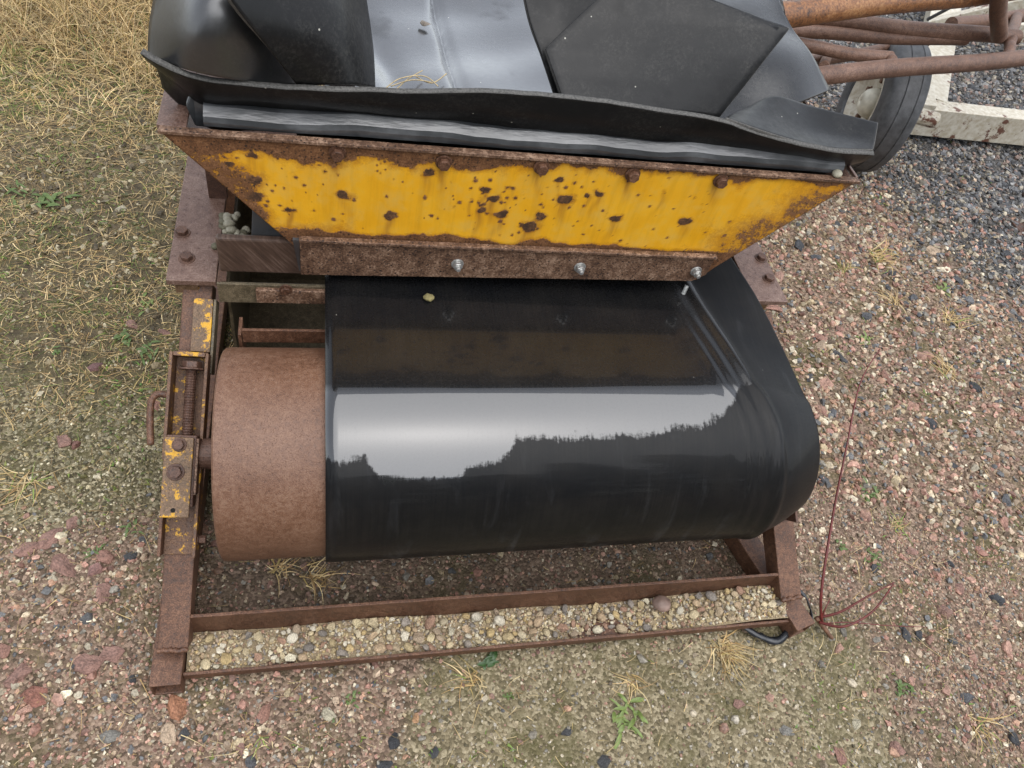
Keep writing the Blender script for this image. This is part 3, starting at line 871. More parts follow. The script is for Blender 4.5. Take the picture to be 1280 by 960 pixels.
# top rails: plates with hex bolts, angle below
for (xa, xb, y0, sg) in ((-.282, -.196, 1.062, -1), (.915, .999, 1.050, 1)):
    pl = MB().box((xa, y0, .488), (xb, 2.0, .500)).build('rail_plate', 'rust_plate', conv, bevel=.0015)
    bx = [(-0.267, 1.192, 0.500), (-0.252, 1.121, 0.500)] if sg < 0 else [(0.985, 1.189, 0.500), (0.978, 1.120, 0.500)]
    for p in bx: hexbolt(p, (0, 0, 1), .0115, .008, 'bolt', 'rust_dark', pl, turn=random.random())
    xm = xb - .03 if sg < 0 else xa + .024
    MB().box((xm, y0 + .02, .42), (xm + .006, 2.0, .4875)).build('rail_web', 'rust_moss', conv, bevel=.001)
    MB().box((xa + .01, y0 + .012, .455), (xb - .034, 1.13, .4875)).build('rail_bracket', 'rust_paint_light', conv, bevel=.002)
    MB().box((xa + .012, 1.75, .0), (xa + .052, 1.79, .487)).build('rear_leg', 'rust', conv, bevel=.002)
# hopper post on the left plate
MB().box((-.228, 1.300, .5005), (-.192, 1.307, .66)).build('hopper_post', 'rust_dark', conv, bevel=.001)
MB().box((-.2275, 1.3075, .5005), (-.2215, 1.345, .66)).build('hopper_post', 'rust_dark', conv, bevel=.001)
MB().box((.93, 1.300, .5005), (.966, 1.307, .66)).build('hopper_post', 'rust_dark', conv, bevel=.001)

# cross beam and rusty strap left of the belt, timber above it
MB().box((-.193, 1.050, .458), (.912, 1.056, .506)).build('cross_beam', 'rust_moss', conv, bevel=.001)
MB().box((-.193, 1.0562, .458), (.912, 1.10, .464)).build('cross_beam_flange', 'rust_moss', conv, bevel=.001)
stp = MB().box((-.125, 1.040, .468), (.02, 1.0495, .502)).build('strap', 'rust_pale', conv, bevel=.002)
hexbolt((-0.071, 1.040, 0.506), (0, -1, 0), .009, .006, 'bolt', 'rust', stp)
MB().box((-.186, 1.0605, .526), (.06, 1.076, .606)).build('timber_board', 'wood', conv, bevel=.004)
MB().prism([(-.135, 1.078, .52), (-.118, 1.098, .70), (-.02, 1.098, .70), (-.02, 1.078, .52)], (0, .008, 0)).build('skirt_rubber', 'rubber_grey', conv, bevel=.002)
MB().box((-.045, 1.125, .522), (.775, 1.133, .79)).build('sky_block', 'rubber_dull', conv)  # added sheet, stops the belt mirroring sky through the open hopper
MB().box((-.180, 1.06, .126), (.90, 1.94, .132)).build('shade_floor', 'rust_moss', conv)  # added plate, hides the lit gravel so the interior reads dark
MB().box((-.1885, 1.11, .06), (-.1825, 1.95, .44)).build('side_plate', 'rust_moss', conv)  # added occluder, shuts side light out of the space under the hopper
MB().box((.905, 1.11, .06), (.911, 1.95, .44)).build('side_plate', 'rust_moss', conv)  # same added occluder on the right side
# scraper plate just behind the drum, thin upright bar, mossy inner plate
MB().box((-.150, .985, .418), (.92, .991, .452)).build('scraper_plate', 'rust', conv, bevel=.001)
MB().box((-.158, .985, .30), (-.1515, 1.03, .440)).build('upright_bar', 'rust', conv, bevel=.001)
MB().box((-.19, 1.45, .12), (.92, 1.456, .43)).build('inner_plate', 'rust_moss', conv)

# ------------------------------------------------------------------ hopper
HY = 1.05
def front_panel():
    nx, nz = 320, 72
    zt, zb = .821, .556
    Z = np.linspace(zb, zt, nz)
    vs = []; rust = []
    xs0 = np.interp(Z, [zb, .60, zt], [-.040, -.048, -.239]); xs1 = np.interp(Z, [zb, .592, zt], [.752, .778, .973])
    X = xs0[:, None] + (xs1 - xs0)[:, None] * np.linspace(0, 1, nx)[None]
    ZZ = np.repeat(Z[:, None], nx, 1)
    dl = (X - xs0[:, None]); dr = (xs1[:, None] - X)
    r = np.full_like(X, .02)
    r = np.maximum(r, .95 * sstep(.055, .010, zt - ZZ + (fbm(X, ZZ, 22, 3, 3) - .5) * .05 + .02 * sstep(.0, .5, X)))
    r = np.maximum(r, .58 * sstep(.08, .0, dl * .75 + (fbm(X, ZZ, 16, 3, 4) - .5) * .16))
    r = np.maximum(r, .50 * sstep(.13, .01, dr * .75 + (fbm(X, ZZ, 18, 3, 6) - .5) * .10))
    r = np.maximum(r, 0.80 * sstep(.652, .630, ZZ + (fbm(X, ZZ, 14, 3, 8) - .5) * .035))
    blot = [(0.034, 1.050, 0.724), (0.110, 1.050, 0.684), (0.168, 1.050, 0.779), (0.288, 1.050, 0.735), (0.304, 1.050, 0.700), (0.363, 1.050, 0.676), (0.417, 1.050, 0.741), (0.524, 1.050, 0.705), (0.476, 1.050, 0.757), (0.668, 1.050, 0.709),
            (0.458, 1.050, 0.752), (0.381, 1.050, 0.702), (-0.107, 1.050, 0.790), (-0.108, 1.050, 0.742), (-0.110, 1.050, 0.710), (0.267, 1.050, 0.709), (0.269, 1.050, 0.751), (0.316, 1.050, 0.759), (0.250, 1.050, 0.725), (-0.058, 1.050, 0.685), (0.398, 1.050, 0.783), (0.598, 1.050, 0.771), (-0.148, 1.050, 0.771)]
    rr = [.012, .011, .012, .010, .011, .017, .015, .013, .009, .014, .007, .012, .012, .010, .012, .008, .007, .006, .005, .008, .006, .006, .008]
    sp = np.zeros_like(r)
    for (px, py, pz), q in zip(blot, rr):
        d = np.hypot((X - px) * .9, (ZZ - pz) * 1.25) + (fbm(X, ZZ, 70, 3, px * 9) - .5) * .018
        r = np.maximum(r, .74 * sstep(q * 1.6, q * .3, d)); sp = np.maximum(sp, sstep(q * 1.3, q * .5, d))
    spot = np.zeros_like(r)
    for _ in range(330):
        px, pz = rng.uniform(-.2, .95), rng.uniform(.62, .81); q = .0008 + .0032 * rng.random() ** 2.5
        if rng.random() < .5: px, pz = blot[rng.integers(len(blot))][0] + rng.normal(0, .03), blot[rng.integers(len(blot))][2] + rng.normal(0, .015)
        d = np.hypot(X - px, ZZ - pz); r = np.maximum(r, .72 * sstep(q * 1.9, q * .3, d))
    run = np.zeros_like(r)
    for (px, py, pz), q in list(zip(blot, rr)) + [((bx_, 0, .80), .010) for bx_ in (.02, .192, .359, .527, .698)]:
        run = np.maximum(run, np.exp(-((X - px + .004 * np.sin(ZZ * 90)) / (q * .7)) ** 2) * sstep(pz - .075, pz - .01, ZZ) * (ZZ < pz))
    Yw = HY + (fbm(X, ZZ, 4, 2, 11) - .5) * .003
    v = np.stack([X.ravel(), Yw.ravel(), ZZ.ravel()], 1)
    i = np.arange(nx * nz).reshape(nz, nx)
    f = np.stack([i[:-1, :-1].ravel(), i[:-1, 1:].ravel(), i[1:, 1:].ravel(), i[1:, :-1].ravel()], 1)
    me = bpy.data.meshes.new('hopper_front'); me.from_pydata(v.tolist(), [], f.tolist())
    at = me.attributes.new('rust', 'FLOAT', 'POINT'); at.data.foreach_set('value', r.ravel().astype(np.float32))
    at = me.attributes.new('run', 'FLOAT', 'POINT'); at.data.foreach_set('value', run.ravel().astype(np.float32))
    at = me.attributes.new('spot', 'FLOAT', 'POINT'); at.data.foreach_set('value', sp.ravel().astype(np.float32))
    me.polygons.foreach_set('use_smooth', [True] * len(me.polygons))
    o = link('hopper_front', me, (0, 0, 0), 'yellow', conv); o.location = -WORLD[conv.name]
    o['label'] = 'yellow painted front panel eaten by rust spots'
    md = o.modifiers.new('solid', 'SOLIDIFY'); md.thickness = .007; md.offset = -1
    return o
hop = front_panel()
for p in ((0.020, 1.047, 0.808), (0.191, 1.047, 0.804), (0.358, 1.047, 0.808), (0.525, 1.047, 0.806), (0.696, 1.047, 0.806)):
    hexbolt(p, (0, -1, 0), .0105, .010, 'bolt', 'rust', hop, turn=random.random())
MB().prism([(-.242, 1.0435, .8215), (.977, 1.0435, .8215), (.9755, 1.058, .8215), (-.240, 1.058, .8215)], (0, 0, .006)).build('rim', 'rust_pale', hop, bevel=.001)
# lower angle with ridge, zinc bolts
la = MB().prism([(-.043, 1.0395, .545), (.735, 1.0395, .562), (.7605, 1.0395, .5815), (.7605, 1.0395, .6275), (-.043, 1.0395, .6275)], (0, .0065, 0)).build('lower_angle', 'rust_pale', hop, bevel=.0015)
MB().prism([(-.044, 1.033, .6279), (.7615, 1.033, .6279), (.7615, 1.0455, .6279), (-.044, 1.0455, .6279)], (0, 0, .0065)).build('ridge', 'rust_pale', la, bevel=.0015)
for p in ((0.242, 1.039, 0.587), (0.484, 1.039, 0.590), (0.733, 1.039, 0.591)):
    hexbolt(p, (0, -1, 0), .0090, .009, 'bolt', 'zinc', la, nut=True, turn=random.random())
MB().tube([(.733, 1.044, .545), (.728, 1.036, .528)], .0045, 8).build('bolt_tail', 'zinc', la)
MB().prism([(-.046, 1.0435, .552), (-.0435, 1.0435, .552), (-.0435, 1.0435, .625), (-.055, 1.0435, .625)], (0, .012, 0)).build('skirt_edge', 'gasket', hop)
# sloping side panels and the back
def side(xt, xb, name='hopper_side'):
    o = MB().prism([(xb, 1.0575, .60), (xt, 1.0575, .8205), (xt, 1.98, .8205), (xb, 1.98, .60)], (.006 if xt < 0 else -.006, 0, 0)).build(name, 'rust_plate', conv, bevel=.001)
    w = -.006 if xt < 0 else .006
    MB().box((min(xt, xt + w), 1.0585, .8217), (max(xt, xt + w) + (.036 if xt < 0 else 0), 1.98, .8275)).build('rim', 'rust_plate', o, bevel=.001)
side(-.239, -.048); side(.973, .778)
MB().prism([(-.04, 1.981, .60), (.77, 1.981, .60), (.968, 1.981, .82), (-.234, 1.981, .82)], (0, .006, 0)).build('hopper_back', 'rust', conv)

# weathered seal strip behind the rim
def seal():
    rows = []
    prof = [(1.064, .8285), (1.063, .838), (1.066, .846), (1.080, .856), (1.092, .856), (1.094, .8285)]
    for i in range(60):
        x = -.178 + 1.120 * i / 59
        w = .010 * (float(fbm(x, .0, 8, 3, 5)) - .5)
        rows.append([(x, y + w * .6, z + (w if z > .83 else 0)) for y, z in prof])
    n = len(prof)
    mb = MB(); mb.grid(rows); mb.f += [tuple(range(n)), tuple(range(59 * n, 60 * n))]
    o = mb.build('seal_strip', 'gasket', conv)
    MB().prism([(-0.194, 1.100, 0.867), (-0.205, 1.088, 0.843), (-0.196, 1.088, 0.809), (-0.174, 1.088, 0.808), (-0.166, 1.088, 0.840), (-0.181, 1.100, 0.858)], (0, .012, .004)).build('seal_corner', 'gasket', conv, bevel=.003)
seal()

# front liner: rubber wall standing above the seal, top edge leaning towards the viewer
TOPE = [(-0.248, 1.070, 0.937), (-0.219, 1.060, 0.926), (-0.173, 1.055, 0.913), (-0.097, 1.055, 0.909), (-0.007, 1.055, 0.913), (0.087, 1.060, 0.917), (0.184, 1.060, 0.926), (0.284, 1.060, 0.933), (0.362, 1.060, 0.935), (0.443, 1.060, 0.933), (0.529, 1.060, 0.927), (0.650, 1.060, 0.918), (0.734, 1.060, 0.900), (0.819, 1.055, 0.887), (0.897, 1.055, 0.880), (0.979, 1.060, 0.880)]
BOTE = [(-0.237, 1.100, 0.904), (-0.213, 1.100, 0.873), (-0.172, 1.100, 0.837), (-0.104, 1.100, 0.841), (-0.007, 1.100, 0.842), (0.094, 1.100, 0.841), (0.199, 1.100, 0.840), (0.309, 1.100, 0.837), (0.395, 1.100, 0.833), (0.484, 1.100, 0.831), (0.577, 1.100, 0.828), (0.705, 1.100, 0.825), (0.788, 1.100, 0.823), (0.874, 1.100, 0.822), (0.935, 1.100, 0.821), (0.977, 1.100, 0.826)]
def liner():
    rows = [TOPE, [tuple(np.array(a) * .55 + np.array(b) * .45 + np.array((0, -.004, 0))) for a, b in zip(TOPE, BOTE)], BOTE, [(b[0], b[1] + .02, b[2] - .05) for b in BOTE]]
    g = patch(rows, 4, 6)
    g = [[p + Vector((0, .008 * (float(fbm(p.x, 3.0, 7, 3, 1)) - .5), .006 * (float(fbm(p.x, 1.0, 9, 3, 2)) - .5) + random.uniform(-.0005, .0005))) for p in r] for r in g]
    o = MB().grid(g).build('front_liner', 'rubber_dull', conv, smooth=True, solid=.009)
    return o
liner()

# ------------------------------------------------------------------ loose rubber sheets heaped in the hopper
def sheet(rows, label, mat, th=.010, wob=.003, nu=7, nv=7, lin=False, groove=None):
    g = patch(rows, nu, nv, lin)
    g = [[p + Vector((0, 0, wob * (math.sin(p.x * 19 + p.y * 7) + .6 * math.sin(p.y * 31 - p.x * 11)))) for p in r] for r in g]
    if groove is not None:
        g = [[p - Vector((0, 0, .012 * math.exp(-((p.x - groove + .03 * (p.y - 1.4)) / .012) ** 2) + .010 * math.exp(-((p.x - groove + .16 + .25 * (p.y - 1.5)) / .03) ** 2))) for p in r] for r in g]
    o = MB().grid(g).build('rubber_sheet', mat, None, smooth=True, solid=th)
    o.modifiers.new('b', 'BEVEL').width = .0012
    o.modifiers['b'].limit_method = 'ANGLE'
    return tag(o, label, 'rubber sheet', 'rubber sheets heaped in the hopper')
sheet([[(-0.249, 1.122, 0.900), (-0.188, 1.059, 0.925), (-0.119, 1.059, 0.915), (-0.041, 1.126, 0.870)],
       [(-0.246, 1.158, 0.930), (-0.169, 1.057, 0.985), (-0.094, 1.080, 0.970), (-0.007, 1.205, 0.880)],
       [(-0.238, 1.220, 0.960), (-0.150, 1.091, 1.030), (-0.067, 1.145, 1.010), (0.033, 1.335, 0.900)],
       [(-0.231, 1.343, 0.990), (-0.126, 1.200, 1.060), (-0.030, 1.280, 1.030), (0.080, 1.520, 0.920)]], 'curled glossy black rubber roll at the left end of the hopper', 'rubber_roll')
sheet([[(-0.039, 1.070, 0.905), (-0.001, 1.066, 0.910), (0.041, 1.077, 0.905), (0.075, 1.120, 0.880)],
       [(-0.080, 1.033, 0.985), (-0.028, 1.064, 0.980), (0.031, 1.102, 0.960), (0.072, 1.173, 0.920)],
       [(-0.117, 1.019, 1.045), (-0.063, 1.069, 1.035), (0.011, 1.133, 1.010), (0.063, 1.232, 0.960)],
       [(-0.147, 1.023, 1.100), (-0.087, 1.089, 1.085), (-0.006, 1.198, 1.050), (0.050, 1.321, 1.000)]], 'dull black rubber flap leaning over the left roll', 'rubber_dull')
sheet([[(0.046, 1.190, 0.800), (0.188, 1.222, 0.790), (0.323, 1.234, 0.790), (0.460, 1.226, 0.800)],
       [(0.057, 1.352, 0.790), (0.216, 1.432, 0.770), (0.358, 1.443, 0.770), (0.503, 1.420, 0.790)],
       [(0.054, 1.531, 0.790), (0.236, 1.641, 0.765), (0.410, 1.665, 0.765), (0.582, 1.655, 0.790)],
       [(0.041, 1.745, 0.820), (0.261, 1.860, 0.800), (0.463, 1.922, 0.800), (0.668, 1.937, 0.820)]], 'wet flat rubber sheet shining pale grey in the middle of the hopper', 'rubber_sheen', nu=24, nv=12, groove=0.242)
sheet([[(0.392, 1.135, 0.885), (0.484, 1.133, 0.883), (0.585, 1.131, 0.880), (0.687, 1.130, 0.875)],
       [(0.374, 1.165, 0.912), (0.476, 1.163, 0.918), (0.598, 1.160, 0.920), (0.723, 1.157, 0.922)],
       [(0.360, 1.195, 0.934), (0.483, 1.192, 0.946), (0.618, 1.188, 0.959), (0.758, 1.184, 0.970)],
       [(0.407, 1.228, 0.972), (0.525, 1.226, 0.987), (0.660, 1.220, 1.003), (0.796, 1.214, 1.016)],
       [(0.456, 1.260, 1.011), (0.552, 1.262, 1.024), (0.640, 1.256, 1.024), (0.728, 1.240, 1.017)]], 'large dark rubber sheet with pale specks propped up right of centre', 'rubber_dull', wob=.003, lin=True)
sheet([[(0.403, 1.200, 0.844), (0.442, 1.200, 0.846), (0.488, 1.200, 0.847)],
       [(0.370, 1.240, 0.902), (0.418, 1.240, 0.910), (0.467, 1.235, 0.918)],
       [(0.344, 1.280, 0.947), (0.402, 1.285, 0.954), (0.461, 1.270, 0.968)],
       [(0.323, 1.330, 1.005), (0.398, 1.340, 1.010), (0.477, 1.320, 1.029)]], 'narrow dark rubber strip left of the large propped sheet', 'rubber_dull', wob=.002)
sheet([[(0.564, 1.255, 0.800), (0.688, 1.230, 0.810), (0.747, 1.203, 0.830), (0.904, 1.257, 0.840), (1.038, 1.344, 0.845)],
       [(0.613, 1.403, 0.820), (0.740, 1.376, 0.840), (0.828, 1.342, 0.860), (0.931, 1.359, 0.870), (1.010, 1.396, 0.870)],
       [(0.670, 1.575, 0.840), (0.814, 1.569, 0.860), (0.909, 1.534, 0.880), (0.979, 1.540, 0.885), (1.000, 1.509, 0.885)],
       [(0.729, 1.818, 0.860), (0.889, 1.819, 0.880), (0.990, 1.793, 0.895), (1.028, 1.741, 0.895), (1.011, 1.657, 0.895)]], 'pale shining rubber sheet under the large dark one', 'rubber', wob=.005)
sheet([[(0.661, 1.065, 0.914), (0.736, 1.062, 0.899), (0.820, 1.058, 0.887), (0.898, 1.058, 0.880), (0.976, 1.062, 0.880)],
       [(0.700, 1.110, 0.896), (0.777, 1.120, 0.894), (0.870, 1.120, 0.875), (0.939, 1.110, 0.873), (0.994, 1.090, 0.883)],
       [(0.764, 1.170, 0.877), (0.818, 1.190, 0.896), (0.896, 1.190, 0.883), (0.961, 1.170, 0.883), (1.021, 1.140, 0.890)]], 'curled black rubber offcut hanging over the right end of the hopper', 'rubber_dull', wob=.001)

fs = hull_stone('flat_stone', 301, 18, .45, 'stone')
fo = link('flat_stone', fs, (0.200, 1.545, 0.785), 'stone', None); fo.scale = (.013, .010, .010); fo.color = (.2, .17, .14, 1)
tag(fo, 'small flat stone lying on the pale wet rubber sheet', 'stone')
ws = tag(empty('straw_wisp', (0.156, 1.284, 0.800)), 'few curled straws lying on the pale wet sheet behind the liner', 'straw')
for pts in ([(0.104, 1.257, 0.800), (0.134, 1.290, 0.805), (0.179, 1.306, 0.805), (0.204, 1.284, 0.800)], [(0.116, 1.269, 0.800), (0.154, 1.280, 0.810), (0.193, 1.296, 0.800)], [(0.125, 1.260, 0.800), (0.149, 1.299, 0.800), (0.179, 1.334, 0.800)], [(0.165, 1.310, 0.800), (0.193, 1.293, 0.800), (0.224, 1.331, 0.800)]):
    MB().tube(catmull(pts, 6), .0011, 6).build('stalk', 'straw', ws, smooth=True)

# grit lying on the left rail plate and a pebble on the rim
def lump(name, c, r, mat, parent, seed, sq=.8):
    rr = random.Random(seed); mb = MB(); bm = bmesh.new(); bmesh.ops.create_icosphere(bm, subdivisions=2, radius=r)
    ax = [Vector((rr.gauss(0, 1), rr.gauss(0, 1), rr.gauss(0, 1))).normalized() for _ in range(7)]
    for v in bm.verts:
        k = 1 - sum(.22 * max(0, v.co.normalized().dot(a) - .3) for a in ax); v.co *= k; v.co.z *= sq
    mb.add([v.co + Vector(c) for v in bm.verts], [[v.index for v in f.verts] for f in bm.faces]); bm.free()
    return mb.build(name, mat, parent, smooth=True)
M['grit'] = plain('pale_grit', (.3, .28, .21), .6)
M['grit_dark'] = plain('mossy_grit', (.12, .11, .07), .7)
cl = tag(empty('gravel_clump', (-0.178, 1.236, 0.500)), 'small clump of mossy gravel caught beside the left rail plate', 'gravel clump')
for k in range(26):
    px = 291 + random.gauss(0, 11); py = 272 + random.gauss(0, 11)
    d = math.hypot(px - 291, py - 272)
    b = Vector((-0.179, 1.207, 0.500)); e1 = Vector((-0.164, 1.209, 0.500)) - b; e2 = Vector((-0.181, 1.231, 0.500)) - b
    c = b + e1 * (px - 291) / 10 + e2 * (272 - py) / 10 + Vector((0, 0, max(.004, .03 - d * .0014)))
    lump('pebble', c, random.uniform(.006, .0125), random.choice(['grit', 'grit', 'grit_dark']), cl, k)
rp = lump('pebble', (0.926, 1.055, 0.834), .011, 'pale_pebble' if 'pale_pebble' in M else 'grit', None, 99)
tag(rp, 'single pale pebble lying on the right end of the hopper rim', 'pebble')

# ------------------------------------------------------------------ pebbles in the front channel
def pebbles():
    root = tag(empty('pebble_fill', (.38, .55, .036)), 'pale rounded pebbles filling the rusty front channel', 'pebbles')
    pal = [(.52, .43, .26), (.46, .36, .20), (.58, .52, .38), (.44, .34, .22), (.36, .22, .15), (.28, .24, .2), (.50, .37, .18), (.38, .29, .2), (.60, .54, .42), (.24, .21, .18), (.44, .32, .2), (.55, .45, .28), (.50, .42, .28)]
    shapes = [round_stone('pebble', 140 + i, 'stone', random.uniform(.6, .85), 2) for i in range(6)] + [hull_stone('pebble', 160 + i, 16, .65, 'stone') for i in range(7)]
    placed = []
    def level(x, y): return .029 + .008 * float(sstep(.505, .56, y)) + .004 * math.sin(x * 6 + 1) + .030 * math.exp(-((x - .93) / .12) ** 2) + .006 * math.sin(x * 19)
    tries = 0
    while len(placed) < 290 and tries < 20000:
        tries += 1
        x = random.uniform(-.245, 1.005); y = random.uniform(.508, .572)
        q = random.random()
        r = .0048 + .0070 * q ** 2.0
        if random.random() < .25 * float(fbm(x, 2.0, 6, 2, 3)): continue
        if len(placed) < 34: r = random.uniform(.0085, .0138)
        y = min(max(y, .503 + r), .577 - r)
        if any((x - a) ** 2 + (y - b) ** 2 < (.78 * (r + c)) ** 2 for a, b, c in placed): continue
        placed.append((x, y, r))
        o = bpy.data.objects.new('pebble', random.choice(shapes)); scene.collection.objects.link(o)
        o.parent = root; o.location = Vector((x, y, level(x, y) + r * .62)) - WORLD[root.name]
        o.rotation_euler = (random.gauss(0, .35), random.gauss(0, .35), random.uniform(0, 6.28))
        o.scale = (r * random.uniform(1, 1.3), r * random.uniform(.85, 1.1), r)
        c = random.choice(pal); k = random.uniform(.8, 1.15); o.color = (c[0] * k, c[1] * k, c[2] * k, 1)
    # one larger brown stone against the back flange
    n = 5000
    x = rng.uniform(-.250, 1.012, n); y = rng.uniform(.506, .575, n)
    s = .0016 + .0034 * rng.random(n) ** 1.5
    z = np.array([level(a, b) for a, b in zip(x, y)]) - rng.random(n) * .004
    P = np.stack([x, y, z], 1)
    pc = np.array(pal)[rng.integers(0, len(pal), n)] * rng.uniform(.75, 1.1, (n, 1))
    o = scatter_object('fine_gravel', P, s, pc, rng.integers(3, 9, n), root)
    tag(o, kind='stuff')
    # packed bed below
    rows = []
    for i in range(91):
        xx = -.254 + 1.270 * i / 90
        rows.append([(xx, .5025 + .0755 * j / 10, level(xx, .5025 + .0755 * j / 10) - .004 + random.uniform(-.001, .001)) for j in range(11)])
    MB().grid(rows).build('packed_sand', 'sand_bed', root, smooth=True)
    return root
M['sand_bed'] = plain('gritty_sand', (.26, .2, .12), .8, 500, .5, .8)
pebbles()
bs = lump('stone', (0.715, 0.556, 0.058), .024, 'brown_stone' if 'brown_stone' in M else 'stone', None, 51)
bs.color = (.19, .13, .105, 1)
tag(bs, 'largest brown stone sitting on the pebbles against the back flange', 'stone')

# ------------------------------------------------------------------ trailer behind: wheel, white frame
tr = tag(empty('white_trailer', (2.2, 2.5, 0)), 'rust flecked white trailer frame with a worn wheel behind the hopper', 'trailer')
def wheel():
    ax = Vector((-.955, .295, 0)).normalized(); c = Vector((2.085, 2.385, .25)); Rr = .25; w = .070
    prof = [(-w, Rr - .085), (-w * 1.03, Rr - .05), (-w * .95, Rr - .018), (-w * .8, Rr - .006), (-.030, Rr - .001), (-.028, Rr - .004), (-.024, Rr - .004), (-.022, Rr),
            (.020, Rr), (.022, Rr - .004), (.026, Rr - .004), (.028, Rr - .001), (w * .8, Rr - .006), (w * .95, Rr - .018), (w * 1.03, Rr - .05), (w, Rr - .085), (w * .6, Rr - .105), (-w * .6, Rr - .105)]
    wh = MB().lathe(c, ax, prof, 72).build('wheel', 'tyre', tr, smooth=True)
    wh.modifiers.new('es', 'EDGE_SPLIT').split_angle = R_(40)
    MB().lathe(c, ax, [(w * .55, Rr - .1055), (w * .9, Rr - .098), (w * .93, Rr - .108), (w * .5, Rr - .120), (w * .28, Rr - .150), (w * .32, .07), (w * .1, .05), (-.05, .05), (-.05, Rr - .11)], 48).build('rim', 'white', wh, smooth=True)
    MB().lathe(c, ax, [(0, .001), (0, .058), (w * .55, .055), (w * .8, .047), (w * .98, .030), (w * 1.03, .001)], 32).build('hub_cap', 'hub_white', wh, smooth=True)
    u = ax.orthogonal().normalized(); v = ax.cross(u)
    for k in range(5):
        a = k * 1.2566
        hexbolt(c + ax * w * .3 + (u * math.cos(a) + v * math.sin(a)) * .088, ax, .011, .014, 'wheel_nut', 'rust', wh)
    MB().tube([c - ax * .02, c - ax * .24], .03, 16).build('axle', 'white', tr)
M['hub_white'] = plain('hub_paint', (.55, .52, .42), .4, 20, .25)
wheel()
def beam(a, b, w, h, name='frame_beam'):
    return square_tube(a, b, w, h, .005, name, 'white', tr, bevel=.004)
beam((2.28, 2.600, .10), (4.6, 2.585, .095), .085, .125)
beam((2.555, 2.662, .13), (3.42, 3.95, .16), .15, .07)
beam((2.85, 3.25, .21), (3.35, 2.95, .62), .05, .05)
beam((3.30, 3.35, .20), (4.4, 3.5, .20), .10, .09)
MB().prism([(2.361, 2.568, 0.160), (2.534, 2.718, 0.160), (2.579, 2.688, 0.160), (2.515, 2.555, 0.160)], (0, 0, .02)).build('gusset', 'white', tr, bevel=.003)
MB().tube(catmull([(2.691, 3.096, 0.300), (2.650, 2.961, 0.420), (2.636, 2.890, 0.500), (2.888, 3.134, 0.500)], 6), .008, 8).build('cable', 'tyre', tr, smooth=True)

# ------------------------------------------------------------------ rusty pipe boom
bo = tag(empty('pipe_boom', (2.0, 2.1, 0)), 'rusty welded pipe boom lying in front of the white trailer', 'pipe boom')
def pipe(a, b, r, mat='rust_pipe', ext0=0, ext1=0):
    a = Vector(a); b = Vector(b); d = (b - a).normalized(); a = a - d * ext0; b = b + d * ext1
    n = 14
    path = [a + (b - a) * i / n + Vector((0, 0, .004 * math.sin(i * .7 + a.x * 9))) for i in range(n + 1)]
    o = MB().tube(path, r, 20).build('pipe', mat, bo, smooth=True)
    o.modifiers.new('es', 'EDGE_SPLIT').split_angle = R_(50)
pipe((1.266, 1.968, 0.720), (1.904, 2.186, 0.740), .036, 'rust_pipe_orange', .10, .55)
pipe((1.642, 2.245, 0.600), (2.357, 2.294, 0.600), .026, ext0=.35, ext1=.03)
pipe((1.468, 2.197, 0.570), (2.149, 2.281, 0.575), .021, ext0=.3, ext1=.03)
pipe((1.395, 2.001, 0.620), (1.717, 2.031, 0.600), .019, ext0=.3)
pipe((1.423, 1.882, 0.600), (2.366, 2.167, 0.600), .027, ext0=.10, ext1=.5)
pipe((1.677, 2.300, 0.440), (2.245, 2.536, 0.440), .019, ext0=.3, ext1=.02)
pipe((2.368, 2.582, 0.500), (2.946, 2.806, 0.500), .027, ext0=.02, ext1=.5)
pipe((2.252, 2.234, 0.620), (1.993, 2.139, 0.860), .026, ext1=.1)
pipe((2.352, 2.288, 0.600), (2.736, 2.697, 0.520), .020)
pipe((2.352, 2.277, 0.600), (2.253, 2.150, 0.600), .018)
pipe((1.720, 2.037, 0.600), (1.690, 1.975, 0.600), .020)
pipe((1.458, 1.963, 0.580), (1.695, 2.293, 0.460), .016)
MB().box((2.75, 1.95, 0), (2.81, 2.01, .60)).build('stand', 'rust_dark', bo, bevel=.004)
MB().box((2.70, 1.90, .0), (2.86, 2.06, .008)).build('foot_plate', 'rust_dark', bo, bevel=.001)

# ------------------------------------------------------------------ plants
def ribbons(name, B, T, width, cols, curl, mat='leaf', seg=4):
    """grass blades: base points B, tip vectors T, bend downwards by curl"""
    n = len(B)
    ts = np.linspace(0, 1, seg + 1)
    side_ = np.cross(T, np.array([0, 0, 1.0]) + rng.normal(0, .25, (n, 3)))
    side_ /= np.linalg.norm(side_, axis=1, keepdims=True) + 1e-9
    lat = side_ * (rng.normal(0, .30, n) * np.linalg.norm(T, axis=1))[:, None]
    pts = []
    for t in ts:
        c = B + T * t - np.stack([0 * curl, 0 * curl, curl * t * t], 1) + lat * (t * t)
        c[:, 2] = np.maximum(c[:, 2], B[:, 2] * 0 + gh(c[:, 0], c[:, 1]) + .002)
        w = (width * (1 - .8 * t))[:, None]
        pts += [c - side_ * w, c + side_ * w]
    V = np.stack(pts, 1)
    k = 2 * (seg + 1)
    base = (np.arange(n) * k)[:, None]
    F = np.concatenate([base + np.array([2 * i, 2 * i + 1, 2 * i + 3, 2 * i + 2])[None] for i in range(seg)], 0)
    me = bpy.data.meshes.new(name); me.from_pydata(V.reshape(-1, 3).tolist(), [], F.tolist())
    at = me.attributes.new('col', 'FLOAT_COLOR', 'POINT')
    at.data.foreach_set('color', np.repeat(np.concatenate([cols, np.ones((n, 1))], 1), k, 0).astype(np.float32).ravel())
    return link(name, me, (0, 0, 0), mat, None)
